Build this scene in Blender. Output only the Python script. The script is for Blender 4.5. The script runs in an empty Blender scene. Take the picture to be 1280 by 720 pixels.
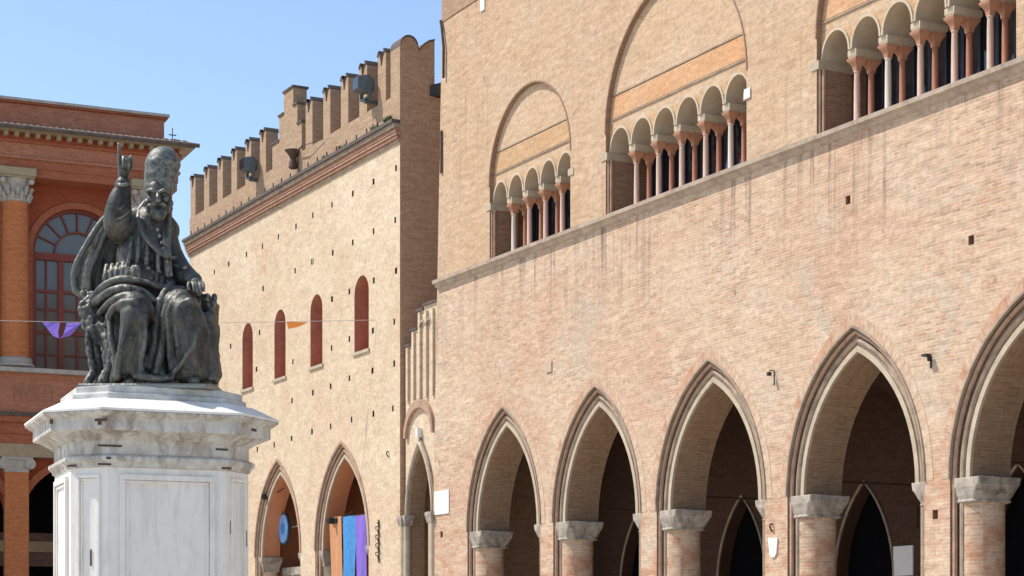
import bpy, bmesh, math, random, mathutils
import numpy as np
from mathutils import Vector, Matrix, noise as mnoise
R = math.radians
random.seed(7)
SC = bpy.context.scene
COL = SC.collection

# ------------------------------------------------------------------ camera, sky, sun, exposure
FPX, HY, CZ = 2400.0, 800.0, 1.6          # focal length and horizon in photograph pixels, eye height
cam = bpy.data.cameras.new('camera'); camo = bpy.data.objects.new('camera', cam); COL.objects.link(camo)
cam.sensor_width = 36; cam.lens = 36*FPX/1280; cam.shift_y = (HY-360)/1280
cam.clip_start = .1; cam.clip_end = 6000
camo.location = (0, 0, CZ); camo.rotation_euler = (R(90), 0, 0)
SC.camera = camo

SUN_EL = R(54); SUN_DIR = Vector((-.985, .17, 0)).normalized()
SUNV = Vector((SUN_DIR.x*math.cos(SUN_EL), SUN_DIR.y*math.cos(SUN_EL), math.sin(SUN_EL)))
w = bpy.data.worlds.new('World'); SC.world = w; w.use_nodes = True
nt = w.node_tree; nt.nodes.clear()
sky = nt.nodes.new('ShaderNodeTexSky'); sky.sky_type = 'NISHITA'; sky.sun_disc = False
sky.sun_elevation = SUN_EL; sky.sun_rotation = math.atan2(SUNV.x, SUNV.y)
sky.altitude = 10; sky.air_density = 1.0; sky.dust_density = .6; sky.ozone_density = 1.7
bg = nt.nodes.new('ShaderNodeBackground'); bg.inputs[1].default_value = .15
wo = nt.nodes.new('ShaderNodeOutputWorld')
nt.links.new(sky.outputs[0], bg.inputs[0]); nt.links.new(bg.outputs[0], wo.inputs[0])
sl = bpy.data.lights.new('sun', 'SUN'); sl.energy = 3.8; sl.angle = R(.5); sl.color = (1, .955, .89)
so = bpy.data.objects.new('sun', sl); COL.objects.link(so)
so.rotation_euler = SUNV.to_track_quat('Z', 'Y').to_euler()
so.location = (-30, 10, 60)
SC.view_settings.view_transform = 'Standard'; SC.view_settings.look = 'None'
SC.view_settings.gamma = 1; SC.view_settings.use_curve_mapping = False
SC.view_settings.exposure = 0.45
SC.render.engine = 'CYCLES'
SC.cycles.max_bounces = 8; SC.cycles.diffuse_bounces = 4

# ------------------------------------------------------------------ materials
class NT:
    def __init__(s, name):
        s.m = bpy.data.materials.new(name); s.m.use_nodes = True
        s.t = s.m.node_tree; s.t.nodes.clear()
        s.out = s.n('ShaderNodeOutputMaterial'); s.b = s.n('ShaderNodeBsdfPrincipled')
        s.l(s.b.outputs[0], s.out.inputs[0])
    def n(s, k, **kw):
        o = s.t.nodes.new(k)
        for a, v in kw.items(): setattr(o, a, v)
        return o
    def l(s, a, b): s.t.links.new(a, b)
    def put(s, sock, v):
        if hasattr(v, 'is_output') or isinstance(v, bpy.types.NodeSocket): s.l(v, sock)
        elif isinstance(v, (tuple, list)) and len(v) == 3 and sock.type == 'RGBA': sock.default_value = (*v, 1)
        else: sock.default_value = v
    def noise(s, vec, scale, detail=3, rough=.55, dist=0):
        o = s.n('ShaderNodeTexNoise'); s.l(vec, o.inputs['Vector'])
        o.inputs['Scale'].default_value = scale; o.inputs['Detail'].default_value = detail
        o.inputs['Roughness'].default_value = rough; o.inputs['Distortion'].default_value = dist
        return o.outputs['Fac']
    def scale(s, vec, v):
        o = s.n('ShaderNodeMapping'); s.l(vec, o.inputs['Vector']); o.inputs['Scale'].default_value = v
        return o.outputs[0]
    def ramp(s, f, a, b, lo=0, hi=1):
        o = s.n('ShaderNodeMapRange'); s.l(f, o.inputs[0])
        for i, x in enumerate((a, b, lo, hi)): o.inputs[i+1].default_value = x
        return o.outputs[0]
    def mix(s, f, a, b, mode='MIX'):
        o = s.n('ShaderNodeMix', data_type='RGBA', blend_type=mode)
        s.put(o.inputs[0], f); s.put(o.inputs[6], a); s.put(o.inputs[7], b)
        return o.outputs[2]
    def math(s, op, a, b=0.0):
        o = s.n('ShaderNodeMath', operation=op); s.put(o.inputs[0], a); s.put(o.inputs[1], b)
        return o.outputs[0]
    def uv(s): return s.n('ShaderNodeTexCoord').outputs['UV']
    def obj(s): return s.n('ShaderNodeTexCoord').outputs['Object']
    def fin(s, col, rough=.85, bump=None, bs=.3, bd=.02, metal=0, spec=.3):
        s.put(s.b.inputs['Base Color'], col); s.put(s.b.inputs['Roughness'], rough)
        s.put(s.b.inputs['Metallic'], metal); s.b.inputs['Specular IOR Level'].default_value = spec
        if bump is not None:
            o = s.n('ShaderNodeBump'); o.inputs['Strength'].default_value = bs; o.inputs['Distance'].default_value = bd
            s.l(bump, o.inputs['Height']); s.l(o.outputs[0], s.b.inputs['Normal'])
        return s.m

def brick_mat(name, c1, c2, acc, mortar, bw=.25, bh=.060, ms=.008, blotch=(.5, .42, .3), blo=.35, acc_amt=.35,
              streak=None, dark=(.12, .09, .07), pink=None, contrast=1.0, low=None, var=1.0, stretch=(.9, 3.4, 1), spot=.35, upper=None):
    g = NT(name); uv = g.uv()
    wv = g.n('ShaderNodeTexNoise'); g.l(uv, wv.inputs['Vector']); wv.inputs['Scale'].default_value = 2.3; wv.inputs['Detail'].default_value = 4
    off = g.n('ShaderNodeVectorMath', operation='MULTIPLY_ADD'); g.l(wv.outputs['Color'], off.inputs[0]); off.inputs[1].default_value = (.045, .016, 0); g.l(uv, off.inputs[2])
    br = g.n('ShaderNodeTexBrick'); g.l(off.outputs[0], br.inputs['Vector'])
    br.offset = .5; br.inputs['Scale'].default_value = 1; br.inputs['Mortar Size'].default_value = ms
    br.inputs['Mortar Smooth'].default_value = .3; br.inputs['Bias'].default_value = 0
    br.inputs['Brick Width'].default_value = bw; br.inputs['Row Height'].default_value = bh
    n1 = g.noise(uv, .55, 5, .6, .4); n2 = g.noise(g.scale(uv, (1.2, 7, 1)), 1.6, 4, .7)
    n3 = g.noise(g.scale(uv, (2.2, 9, 1)), 2.0, 2, .6)
    g.l(g.mix(g.ramp(n1, .35, .65), c1, c2), br.inputs['Color1'])
    a = g.math('MULTIPLY', g.ramp(n2, .54, .68), acc_amt)
    g.l(g.mix(a, g.mix(g.ramp(n3, .3, .7), c2, c1), acc), br.inputs['Color2'])
    br.inputs['Mortar'].default_value = (*mortar, 1)
    col = br.outputs['Color']
    # single bricks burnt darker or redder than their neighbours
    b2 = g.n('ShaderNodeTexBrick'); g.l(off.outputs[0], b2.inputs['Vector']); b2.offset = .5; b2.inputs['Scale'].default_value = 1
    b2.inputs['Brick Width'].default_value = bw; b2.inputs['Row Height'].default_value = bh; b2.inputs['Mortar Size'].default_value = ms
    b2.inputs['Color1'].default_value = (0, 0, 0, 1); b2.inputs['Color2'].default_value = (1, 1, 1, 1); b2.inputs['Mortar'].default_value = (.5, .5, .5, 1)
    pt = g.ramp(g.noise(uv, .5, 4, .65, .5), .38, .62, .15, 1)
    ds = g.math('MULTIPLY', g.ramp(b2.outputs['Color'], .74, .80), pt); rs = g.math('MULTIPLY', g.ramp(b2.outputs['Color'], .22, .16), pt)
    dashes = (g.math('MULTIPLY', ds, .62*spot), g.math('MULTIPLY', rs, .75*spot))
    # lime wash and weathered patches with a shape of their own
    p = g.noise(uv, .22, 6, .62, .8)
    col = g.mix(g.math('MULTIPLY', g.ramp(p, .42, .66), blo), col, blotch)
    if pink:
        q = g.noise(g.scale(uv, (1, 1.6, 1)), .31, 4, .6, .5)
        col = g.mix(g.math('MULTIPLY', g.ramp(q, .52, .7), pink[3]), col, pink[:3])
    col = g.mix(dashes[0], col, tuple(q*.52 for q in c2)); col = g.mix(dashes[1], col, acc)
    fine = g.noise(uv, 9, 3, .7)
    gr = g.noise(g.scale(uv, (1, 1.3, 1)), .42, 6, .7, 1.0)
    if var > 1: col = g.mix(g.ramp(gr, .54, .70, 0, .5), col, (.50, .45, .35))
    if low:     # exposed redder bricks on the piers
        sz = g.n('ShaderNodeSeparateXYZ'); g.l(uv, sz.inputs[0])
        lm = g.math('MULTIPLY', g.ramp(sz.outputs[1], 6.5, 3.2), g.ramp(g.noise(g.scale(uv, (1, 2.2, 1)), 1.1, 5, .7, .6), .47, .6))
        col = g.mix(g.math('MULTIPLY', lm, .6), col, low)
    if upper:   # the storey above the string course is laid in a warmer brick
        sz = g.n('ShaderNodeSeparateXYZ'); g.l(uv, sz.inputs[0])
        um = g.math('MULTIPLY', g.ramp(sz.outputs[1], 11.0, 11.08), g.ramp(g.noise(uv, .5, 5, .65), .3, .7, .25, .75))
        col = g.mix(um, col, upper)
    med = g.noise(g.scale(uv, stretch), 2.2, 6, .75, .5)
    col = g.mix(1.0, col, g.mix(g.ramp(fine, .25, .75), (.80, .79, .78), (1.17, 1.17, 1.17)), 'MULTIPLY')
    col = g.mix(1.0, col, g.mix(g.ramp(med, .3, .7), tuple(1-(1-q)*var for q in (.80, .77, .74)), tuple(1+(q-1)*var for q in (1.12, 1.13, 1.13))), 'MULTIPLY')
    sp = g.noise(uv, 3.1, 2, .5)
    col = g.mix(g.ramp(sp, .7, .78, 0, .45), col, dark)
    if streak:
        z0, z1, amt, sc = streak
        sxyz = g.n('ShaderNodeSeparateXYZ'); g.l(uv, sxyz.inputs[0])
        st = g.noise(g.scale(uv, (sc, .16, 1)), 1, 5, .65)
        m = g.math('MULTIPLY', g.ramp(st, .52, .68), g.ramp(sxyz.outputs[1], z0, z1))
        m = g.math('MULTIPLY', m, g.ramp(g.noise(uv, .35, 2), .35, .6))
        m = g.math('MULTIPLY', m, g.ramp(sxyz.outputs[1], 10.9, 11.1, 1, .3))
        col = g.mix(g.math('MULTIPLY', m, amt), col, dark)
    h = g.math('ADD', g.math('MULTIPLY', br.outputs['Fac'], -.7), fine)
    return g.fin(col, .92, h, .6*contrast, .012, spec=.15)

def stone_mat(name, col, var=.25, dirt=None, damt=.5, scale=1.5, rough=.8, bs=.25, streak=False):
    g = NT(name); uv = g.obj()
    n = g.noise(uv, scale*3, 5, .65, .3); n2 = g.noise(g.scale(uv, (1.6, 1.6, .35)) if streak else uv, scale*2, 5, .65, .6)
    c = g.mix(g.ramp(n, .3, .7), tuple(x*(1-var) for x in col), tuple(min(.9, x*(1+var*.6)) for x in col))
    if dirt: c = g.mix(g.math('MULTIPLY', g.ramp(n2, .5, .72), damt), c, dirt)
    f = g.noise(uv, scale*30, 3, .7)
    return g.fin(c, rough, g.math('ADD', n, g.math('MULTIPLY', f, .4)), bs, .015, spec=.25)

def plain(name, col, rough=.6, metal=0, spec=.4, var=.15, scale=8):
    g = NT(name); n = g.noise(g.obj(), scale, 4, .6)
    c = g.mix(g.ramp(n, .3, .7), tuple(x*(1-var) for x in col), tuple(min(.95, x*(1+var)) for x in col))
    return g.fin(c, rough, None, metal=metal, spec=spec)

M = {}
M['arengo'] = brick_mat('pale_old_brick', (.64, .475, .335), (.50, .31, .205), (.50, .24, .14), (.60, .47, .34),
                        blotch=(.64, .52, .38), blo=.6, acc_amt=.6, streak=(8.6, 10.5, .95, 4.5), dark=(.12, .09, .07), pink=(.54, .33, .23, .6), low=(.46, .19, .10), var=1.15, spot=.68, upper=(.54, .37, .22))
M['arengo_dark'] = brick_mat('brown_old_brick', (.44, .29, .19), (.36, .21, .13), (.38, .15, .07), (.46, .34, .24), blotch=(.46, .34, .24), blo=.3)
M['tympanum'] = brick_mat('plastered_tympanum', (.58, .41, .27), (.54, .36, .22), (.60, .32, .14), (.58, .43, .29), blotch=(.60, .46, .32), blo=.65, acc_amt=.5)
M['arcade_face'] = brick_mat('ochre_arcade_face', (.56, .36, .20), (.54, .32, .17), (.58, .27, .10), (.56, .38, .22), blotch=(.57, .40, .25), blo=.5)
M['reveal'] = brick_mat('reveal_brick', (.36, .22, .14), (.30, .17, .11), (.33, .12, .06), (.38, .27, .19), blotch=(.38, .28, .2), blo=.4)
M['window_reveal'] = stone_mat('red_brown_window_reveal', (.40, .19, .12), .2, (.26, .12, .08), .4)
M['reveal_dark'] = stone_mat('hole_shade', (.10, .065, .045), .2)  # inner shade of the small wall holes put into their side colour
M['soffit'] = stone_mat('soffit_plaster', (.55, .45, .32), .15, (.38, .28, .19), .4, .8)
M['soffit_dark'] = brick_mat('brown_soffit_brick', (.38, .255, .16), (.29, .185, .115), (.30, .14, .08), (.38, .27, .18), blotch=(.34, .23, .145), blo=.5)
M['podesta'] = brick_mat('cream_brick', (.66, .52, .365), (.58, .43, .29), (.52, .28, .16), (.62, .49, .35),
                         blotch=(.68, .56, .40), blo=.85, acc_amt=.4, var=.9, stretch=(1, 1.5, 1), contrast=.5, streak=(2, 15, .35, 1.6), dark=(.3, .2, .13), pink=(.56, .34, .23, .3))
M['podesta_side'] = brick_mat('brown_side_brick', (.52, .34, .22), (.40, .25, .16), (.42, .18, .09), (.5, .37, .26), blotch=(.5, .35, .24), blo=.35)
M['merlon'] = brick_mat('merlon_brick', (.48, .34, .22), (.36, .23, .145), (.34, .15, .08), (.46, .34, .23), blotch=(.46, .33, .22), blo=.4)
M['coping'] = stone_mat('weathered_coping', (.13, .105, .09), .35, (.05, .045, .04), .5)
M['terracotta'] = stone_mat('terracotta_plaster', (.60, .25, .12), .12, (.46, .18, .08), .35, .5)
M['redbrick_band'] = brick_mat('red_brick_band', (.40, .20, .13), (.30, .14, .09), (.45, .2, .1), (.42, .26, .18), blotch=(.4, .2, .12), blo=.3)
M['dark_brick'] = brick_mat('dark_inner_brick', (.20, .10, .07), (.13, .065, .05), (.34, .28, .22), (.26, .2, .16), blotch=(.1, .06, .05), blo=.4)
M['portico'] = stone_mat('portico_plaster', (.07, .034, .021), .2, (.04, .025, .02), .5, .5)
M['portico_brick'] = brick_mat('very_dark_brown_brick', (.105, .055, .036), (.07, .036, .024), (.13, .05, .03), (.09, .055, .04), blotch=(.085, .045, .03), blo=.5)  # very dark brown brick tone for the portico back wall
M['cream_stone'] = stone_mat('cream_stone', (.48, .39, .28), .18, (.34, .26, .18), .5, 1.2)
M['cap_stone'] = stone_mat('grey_capital_stone', (.42, .36, .29), .4, (.10, .08, .065), .8, 1.6, bs=.6)
M['mould_brick'] = stone_mat('moulded_brick', (.44, .28, .19), .25, (.18, .12, .09), .5, 1.5)
M['mould_grey'] = stone_mat('weathered_moulding', (.38, .29, .21), .3, (.14, .10, .08), .6, 1.3)
M['string'] = stone_mat('string_course_stone', (.46, .36, .27), .25, (.2, .15, .12), .6, 1.2)
M['pink_col'] = stone_mat('pink_marble', (.60, .42, .32), .15, (.42, .2, .13), .4, 2)
M['red_col'] = stone_mat('red_marble', (.42, .19, .12), .15, (.3, .11, .07), .4, 2)
M['capital_red'] = stone_mat('red_capital_stone', (.50, .25, .15), .2, (.34, .15, .09), .5, 2.5)
M['white_col'] = stone_mat('white_column_stone', (.62, .54, .44), .12, (.5, .4, .3), .3, 2)
M['fresco'] = brick_mat('orange_fresco_band', (.62, .35, .18), (.60, .30, .14), (.60, .26, .11), (.62, .38, .21), blotch=(.61, .43, .28), blo=.55)
M['black'] = plain('black_metal', (.02, .02, .02), .5)
M['iron'] = plain('rusty_iron', (.085, .05, .035), .7)
M['white_paint'] = plain('white_panel', (.78, .76, .72), .5, var=.04)
M['pane'] = NT('dark_glass').fin((.015, .02, .03), .06, spec=.9)
M['blue_frame'] = plain('blue_grey_frame', (.035, .045, .07), .5)
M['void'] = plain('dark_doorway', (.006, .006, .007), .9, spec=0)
M['red_shutter'] = plain('red_shutter', (.78, .10, .05), .6)
M['slate'] = plain('dark_roof', (.06, .06, .065), .7)
# theatre
M['th_brick'] = brick_mat('orange_red_brick', (.44, .15, .075), (.37, .115, .055), (.46, .19, .1), (.42, .17, .09), blotch=(.30, .10, .06), blo=.3, bh=.09)
M['th_dark'] = brick_mat('deep_red_render', (.36, .095, .046), (.31, .078, .038), (.37, .12, .06), (.34, .095, .05), blotch=(.30, .068, .03), blo=.3)
M['th_attic'] = brick_mat('attic_brick', (.50, .21, .125), (.41, .155, .09), (.52, .25, .15), (.46, .24, .16), blotch=(.42, .22, .15), blo=.4, bh=.1)
M['th_col'] = brick_mat('orange_column_brick', (.60, .21, .08), (.52, .17, .065), (.58, .25, .11), (.56, .23, .1), blotch=(.54, .21, .09), blo=.3, bh=.09)
M['th_stone'] = stone_mat('theatre_stone', (.46, .42, .35), .2, (.22, .19, .16), .5, 1.5, bs=.6)
M['th_cream'] = stone_mat('cream_architrave', (.40, .31, .19), .15, (.25, .18, .11), .4)
M['tile'] = stone_mat('roof_tiles', (.33, .19, .13), .35, (.1, .08, .07), .5, 2.5)
M['wood_red'] = plain('red_brown_window_frame', (.20, .045, .025), .6)
M['th_pane'] = NT('theatre_glass').fin((.10, .095, .085), .12, spec=.8)
M['letter'] = plain('weathered_lettering', (.34, .16, .10), .8)
# statue and pedestal
g = NT('patinated_bronze_highlit'); ov = g.obj()
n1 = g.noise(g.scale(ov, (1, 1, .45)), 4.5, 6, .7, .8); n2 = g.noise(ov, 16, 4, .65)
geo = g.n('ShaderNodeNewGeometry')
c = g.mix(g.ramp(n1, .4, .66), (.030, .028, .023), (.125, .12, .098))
c = g.mix(g.ramp(geo.outputs['Pointiness'], .505, .57, 0, .75), c, (.34, .34, .29))  # highlights on raised ridges painted into the colour, on top of the patina
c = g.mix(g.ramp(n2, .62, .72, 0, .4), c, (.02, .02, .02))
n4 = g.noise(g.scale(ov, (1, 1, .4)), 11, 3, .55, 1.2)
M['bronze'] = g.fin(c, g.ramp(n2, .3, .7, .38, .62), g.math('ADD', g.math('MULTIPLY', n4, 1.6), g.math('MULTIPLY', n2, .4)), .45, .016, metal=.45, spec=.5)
g = NT('bronze_scales'); ov = g.obj()
n2 = g.noise(ov, 22, 4, .7); vo = g.n('ShaderNodeTexVoronoi'); g.l(g.scale(ov, (1, 1, 1.5)), vo.inputs['Vector']); vo.inputs['Scale'].default_value = 26
c = g.mix(g.ramp(n2, .35, .65), (.06, .062, .056), (.22, .225, .20))
M['bronze_tiara'] = g.fin(c, .55, g.math('ADD', g.math('MULTIPLY', vo.outputs['Distance'], .6), n2), .45, .012, metal=.4, spec=.5)
g = NT('white_istrian_stone'); ov = g.obj()
n1 = g.noise(ov, 3, 6, .7, .5); n2 = g.noise(g.scale(ov, (3, 3, .5)), 2.2, 5, .7, .4)
c = g.mix(g.ramp(n1, .3, .7), (.77, .72, .645), (.87, .82, .74))
c = g.mix(g.ramp(n2, .50, .75, 0, .6), c, (.52, .46, .37))
M['marble'] = g.fin(c, .6, n1, .12, .01, spec=.3)
g = NT('weathered_cornice_stone'); ov = g.obj()
n1 = g.noise(ov, 4, 6, .7, .5); n2 = g.noise(g.scale(ov, (2.5, 2.5, .7)), 2.0, 5, .7, .6); n3 = g.noise(ov, 1.3, 3)
c = g.mix(g.ramp(n1, .3, .7), (.48, .45, .40), (.70, .67, .61))
c = g.mix(g.ramp(n2, .43, .62, 0, .8), c, (.24, .18, .12))
c = g.mix(g.ramp(n3, .62, .72, 0, .5), c, (.25, .36, .28))
M['marble_worn'] = g.fin(c, .7, n1, .3, .012, spec=.3)
M['grey_stone'] = stone_mat('grey_plinth_stone', (.56, .55, .51), .25, (.2, .18, .15), .5, 2)
# small things
M['orange_cloth'] = plain('orange_cloth', (.52, .24, .11), .8, var=.1)
M['orange_pennant'] = plain('orange_pennant', (.92, .28, .05), .7, var=.1)
M['blue_cloth'] = plain('blue_cloth', (.05, .23, .50), .8, var=.2)
M['purple_cloth'] = plain('purple_cloth', (.20, .12, .50), .8, var=.15)
M['sign_blue'] = plain('blue_sign_face', (.20, .42, .80), .4, var=.3, scale=5)
M['lamp_grey'] = plain('grey_lamp_housing', (.10, .12, .13), .5, metal=.2)
M['leaf'] = plain('weed_leaves', (.06, .12, .03), .7, var=.4)
M['wire'] = plain('grey_wire', (.25, .23, .2), .6)

# ------------------------------------------------------------------ mesh helpers
class MB:
    def __init__(s): s.v = []; s.f = []; s.m = []; s.cuv = {}
    def add(s, vs, fs, m=0):
        b = len(s.v); s.v += [tuple(v) for v in vs]
        for q in fs: s.f.append(tuple(b+i for i in q)); s.m.append(m)
        return s
    def box(s, x0, x1, y0, y1, z0, z1, m=0):
        if x0 > x1: x0, x1 = x1, x0
        vs = [(x, y, z) for z in (z0, z1) for y in (y0, y1) for x in (x0, x1)]
        return s.add(vs, [(0, 2, 3, 1), (4, 5, 7, 6), (0, 1, 5, 4), (2, 6, 7, 3), (0, 4, 6, 2), (1, 3, 7, 5)], m)
    def tube(s, pts, r, n=8, m=0, caps=True, closed=False):
        pts = [Vector(p) for p in pts]; k = len(pts); rs = r if isinstance(r, (list, tuple)) else [r]*k
        vs = []; up = None
        for i, p in enumerate(pts):
            a = pts[(i-1) % k] if (closed or i) else p; b = pts[(i+1) % k] if (closed or i < k-1) else p
            t = (b-a).normalized()
            if up is None: up = Vector((0, 0, 1)) if abs(t.z) < .9 else Vector((0, 1, 0))
            sx = t.cross(up).normalized(); up = sx.cross(t).normalized()
            for j in range(n):
                an = 2*math.pi*j/n; vs.append(p + (sx*math.cos(an)+up*math.sin(an))*rs[i])
        fs = []
        for i in range(k if closed else k-1):
            i2 = (i+1) % k
            for j in range(n): fs.append((i*n+j, i*n+(j+1) % n, i2*n+(j+1) % n, i2*n+j))
        if caps and not closed: fs += [tuple(range(n))[::-1], tuple((k-1)*n+j for j in range(n))]
        return s.add(vs, fs, m)
    def lathe(s, prof, c=(0, 0, 0), n=16, m=0, a0=0, a1=2*math.pi, sx=1, sy=1):
        full = abs(a1-a0-2*math.pi) < 1e-6; na = n if full else n+1
        vs = [(c[0]+r*math.cos(a0+(a1-a0)*j/n)*sx, c[1]+r*math.sin(a0+(a1-a0)*j/n)*sy, c[2]+z) for r, z in prof for j in range(na)]
        fs = []
        for i in range(len(prof)-1):
            for j in range(n):
                j2 = (j+1) % na; fs.append((i*na+j, i*na+j2, (i+1)*na+j2, (i+1)*na+j))
        if full: fs += [tuple(range(na))[::-1], tuple((len(prof)-1)*na+j for j in range(na))]
        return s.add(vs, fs, m)
    def prism(s, poly, y0, y1, m=0, axis='y'):
        n = len(poly); ar = sum(poly[i][0]*poly[(i+1) % n][1]-poly[(i+1) % n][0]*poly[i][1] for i in range(n))
        if ar < 0: poly = poly[::-1]
        if axis == 'y':   vs = [(a, y0, b) for a, b in poly]+[(a, y1, b) for a, b in poly]
        elif axis == 'x': vs = [(y1, a, b) for a, b in poly]+[(y0, a, b) for a, b in poly]
        else:             vs = [(a, b, y1) for a, b in poly]+[(a, b, y0) for a, b in poly]
        fs = [tuple(range(n)), tuple(range(2*n-1, n-1, -1))]+[((i+1) % n, i, n+i, n+(i+1) % n) for i in range(n)]
        return s.add(vs, fs, m)
    def loft(s, rings, m=0, caps=True):
        n = len(rings[0]); vs = [v for r in rings for v in r]; fs = []
        for i in range(len(rings)-1):
            for j in range(n): fs.append((i*n+j, i*n+(j+1) % n, (i+1)*n+(j+1) % n, (i+1)*n+j))
        if caps: fs += [tuple(range(n))[::-1], tuple((len(rings)-1)*n+j for j in range(n))]
        return s.add(vs, fs, m)
    def ball(s, c, r, m=0, n=10, sx=1, sy=1, sz=1):
        prof = [(max(r*math.sin(math.pi*i/n), 1e-4), -r*math.cos(math.pi*i/n)*sz) for i in range(n+1)]
        return s.lathe(prof, c, n+4, m, sx=sx, sy=sy)
    def archring(s, inner, outer, y0, y1, m=0):
        """a band between two arch curves (x, z); its front carries radial texture coordinates"""
        n = len(inner); b = len(s.v)
        vs = [(a, y0, c) for a, c in inner]+[(a, y0, c) for a, c in outer]+[(a, y1, c) for a, c in inner]+[(a, y1, c) for a, c in outer]
        L = [0]
        for i in range(1, n): L.append(L[-1]+math.dist(outer[i], outer[i-1]))
        fs = []
        for i in range(n-1):
            k = len(s.f)+len(fs)
            w = math.dist(inner[i], outer[i]); s.cuv[k] = [(0, L[i]), (w, L[i]), (w, L[i+1]), (0, L[i+1])]
            fs.append((i, n+i, n+i+1, i+1)); fs.append((i, i+1, 2*n+i+1, 2*n+i)); fs.append((n+i+1, n+i, 3*n+i, 3*n+i+1))
        fs += [(n, 0, 2*n, 3*n), (n-1, 2*n-1, 4*n-1, 3*n-1)]
        return s.add(vs, fs, m)
    def build(s, name, mats, parent=None, smooth=False, bevel=0):
        me = bpy.data.meshes.new(name); me.from_pydata(s.v, [], s.f); me.update()
        for x in (mats if isinstance(mats, (list, tuple)) else [mats]): me.materials.append(M[x] if isinstance(x, str) else x)
        for p, k in zip(me.polygons, s.m): p.material_index = k; p.use_smooth = smooth
        bm = bmesh.new(); bm.from_mesh(me)
        if not s.cuv: bmesh.ops.recalc_face_normals(bm, faces=bm.faces)
        bm.to_mesh(me); bm.free()
        boxuv(me, s.cuv)
        o = bpy.data.objects.new(name, me); COL.objects.link(o); o.parent = parent
        if smooth: autosmooth(me)
        if bevel:
            md = o.modifiers.new('bevel', 'BEVEL'); md.width = bevel; md.segments = 2; md.limit_method = 'ANGLE'
        return o

def autosmooth(me, ang=R(45)):
    try: me.set_sharp_from_angle(angle=ang)
    except Exception: pass

def boxuv(me, cuv=None):
    uvl = me.uv_layers.new(name='uv'); vs = me.vertices
    for p in me.polygons:
        n = p.normal; ax = max(range(3), key=lambda i: abs(n[i])+(.001 if i == 1 else 0))
        c = cuv.get(p.index) if cuv else None
        for k, li in enumerate(p.loop_indices):
            co = vs[me.loops[li].vertex_index].co
            uvl.data[li].uv = c[k] if c else ((co.x, co.z) if ax == 1 else ((co.y+.13, co.z) if ax == 0 else (co.x, co.y)))

def inside(c, loops):
    k = False
    for L in loops:
        for i in range(len(L)):
            (xa, za), (xb, zb) = L[i-1], L[i]
            if (za > c.y) != (zb > c.y) and c.x < xa+(c.y-za)/(zb-za)*(xb-xa): k = not k
    return k
def slab(name, outer, holes, y0, y1, mats, parent, pick=None):
    """a wall with openings: the outline (x, z) less its holes, between depths y0 and y1"""
    pts = []; edges = []; loops = []
    for loop in [outer]+holes:
        L = [loop[0]]
        for q in loop[1:]:
            if math.dist(q, L[-1]) > 1e-5: L.append(q)
        if math.dist(L[0], L[-1]) < 1e-5: L.pop()
        b = len(pts); pts += [Vector(q) for q in L]; k = len(L)
        edges += [(b+i, b+(i+1) % k) for i in range(k)]; loops.append(L)
    vo, eo, fo = mathutils.geometry.delaunay_2d_cdt(pts, edges, [], 0, 1e-7)[:3]
    fo = [q for q in fo if inside(sum((vo[i] for i in q), Vector((0, 0)))/len(q), loops)]
    mb = MB(); n = len(vo)
    mb.add([(v.x, y0, v.y) for v in vo]+[(v.x, y1, v.y) for v in vo], [tuple(q) for q in fo]+[tuple(n+i for i in q[::-1]) for q in fo])
    for j, L in enumerate(loops):
        ar = sum(L[i][0]*L[(i+1) % len(L)][1]-L[(i+1) % len(L)][0]*L[i][1] for i in range(len(L)))
        if (ar < 0) == (j == 0): L = L[::-1]
        k = len(L)
        mb.add([(x, y0, z) for x, z in L]+[(x, y1, z) for x, z in L], [((i+1) % k, i, k+i, k+(i+1) % k) for i in range(k)])
    me = bpy.data.meshes.new(name); me.from_pydata(mb.v, [], mb.f); me.update()
    mats = mats if isinstance(mats, (list, tuple)) else [mats]
    for x in mats: me.materials.append(M[x])
    for p in me.polygons:
        p.material_index = 0
        if pick: p.material_index = pick(p.center, p.normal)
        elif len(mats) > 1 and abs(p.normal.y) < .5: p.material_index = 1
    boxuv(me)
    o = bpy.data.objects.new(name, me); COL.objects.link(o); o.parent = parent
    return o

def tag(o, label=None, cat=None, group=None, kind=None):
    if label: o['label'] = label
    if cat: o['category'] = cat
    if group: o['group'] = group
    if kind: o['kind'] = kind
    return o
def empty(name, loc, rz, label, cat, group=None):
    o = bpy.data.objects.new(name, None); COL.objects.link(o); o.empty_display_size = .3
    o.location = loc; o.rotation_euler = (0, 0, rz)
    return tag(o, label, cat, group)
def copy_part(o, parent, loc=None):
    c = o.copy(); COL.objects.link(c); c.parent = parent
    if loc: c.location = loc
    return c

def parch(cx, w, zs, za, n=14):
    """pointed arch from its left spring over the apex to its right spring"""
    h = za-zs; r = (w*w/4+h*h)/w; th = math.asin(min(1, h/r)); pts = []
    for i in range(n+1):
        a = th*i/n; pts.append((cx-w/2+r-r*math.cos(a), zs+r*math.sin(a)))
    return pts+[(2*cx-x, z) for x, z in pts[-2::-1]]
def rarch(cx, w, zs, n=16, rise=None):
    rise = rise or w/2
    return [(cx-w/2*math.cos(math.pi*i/n), zs+rise*math.sin(math.pi*i/n)) for i in range(n+1)]
def down(arch, z0): return [(arch[0][0], z0)]+arch+[(arch[-1][0], z0)]

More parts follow.
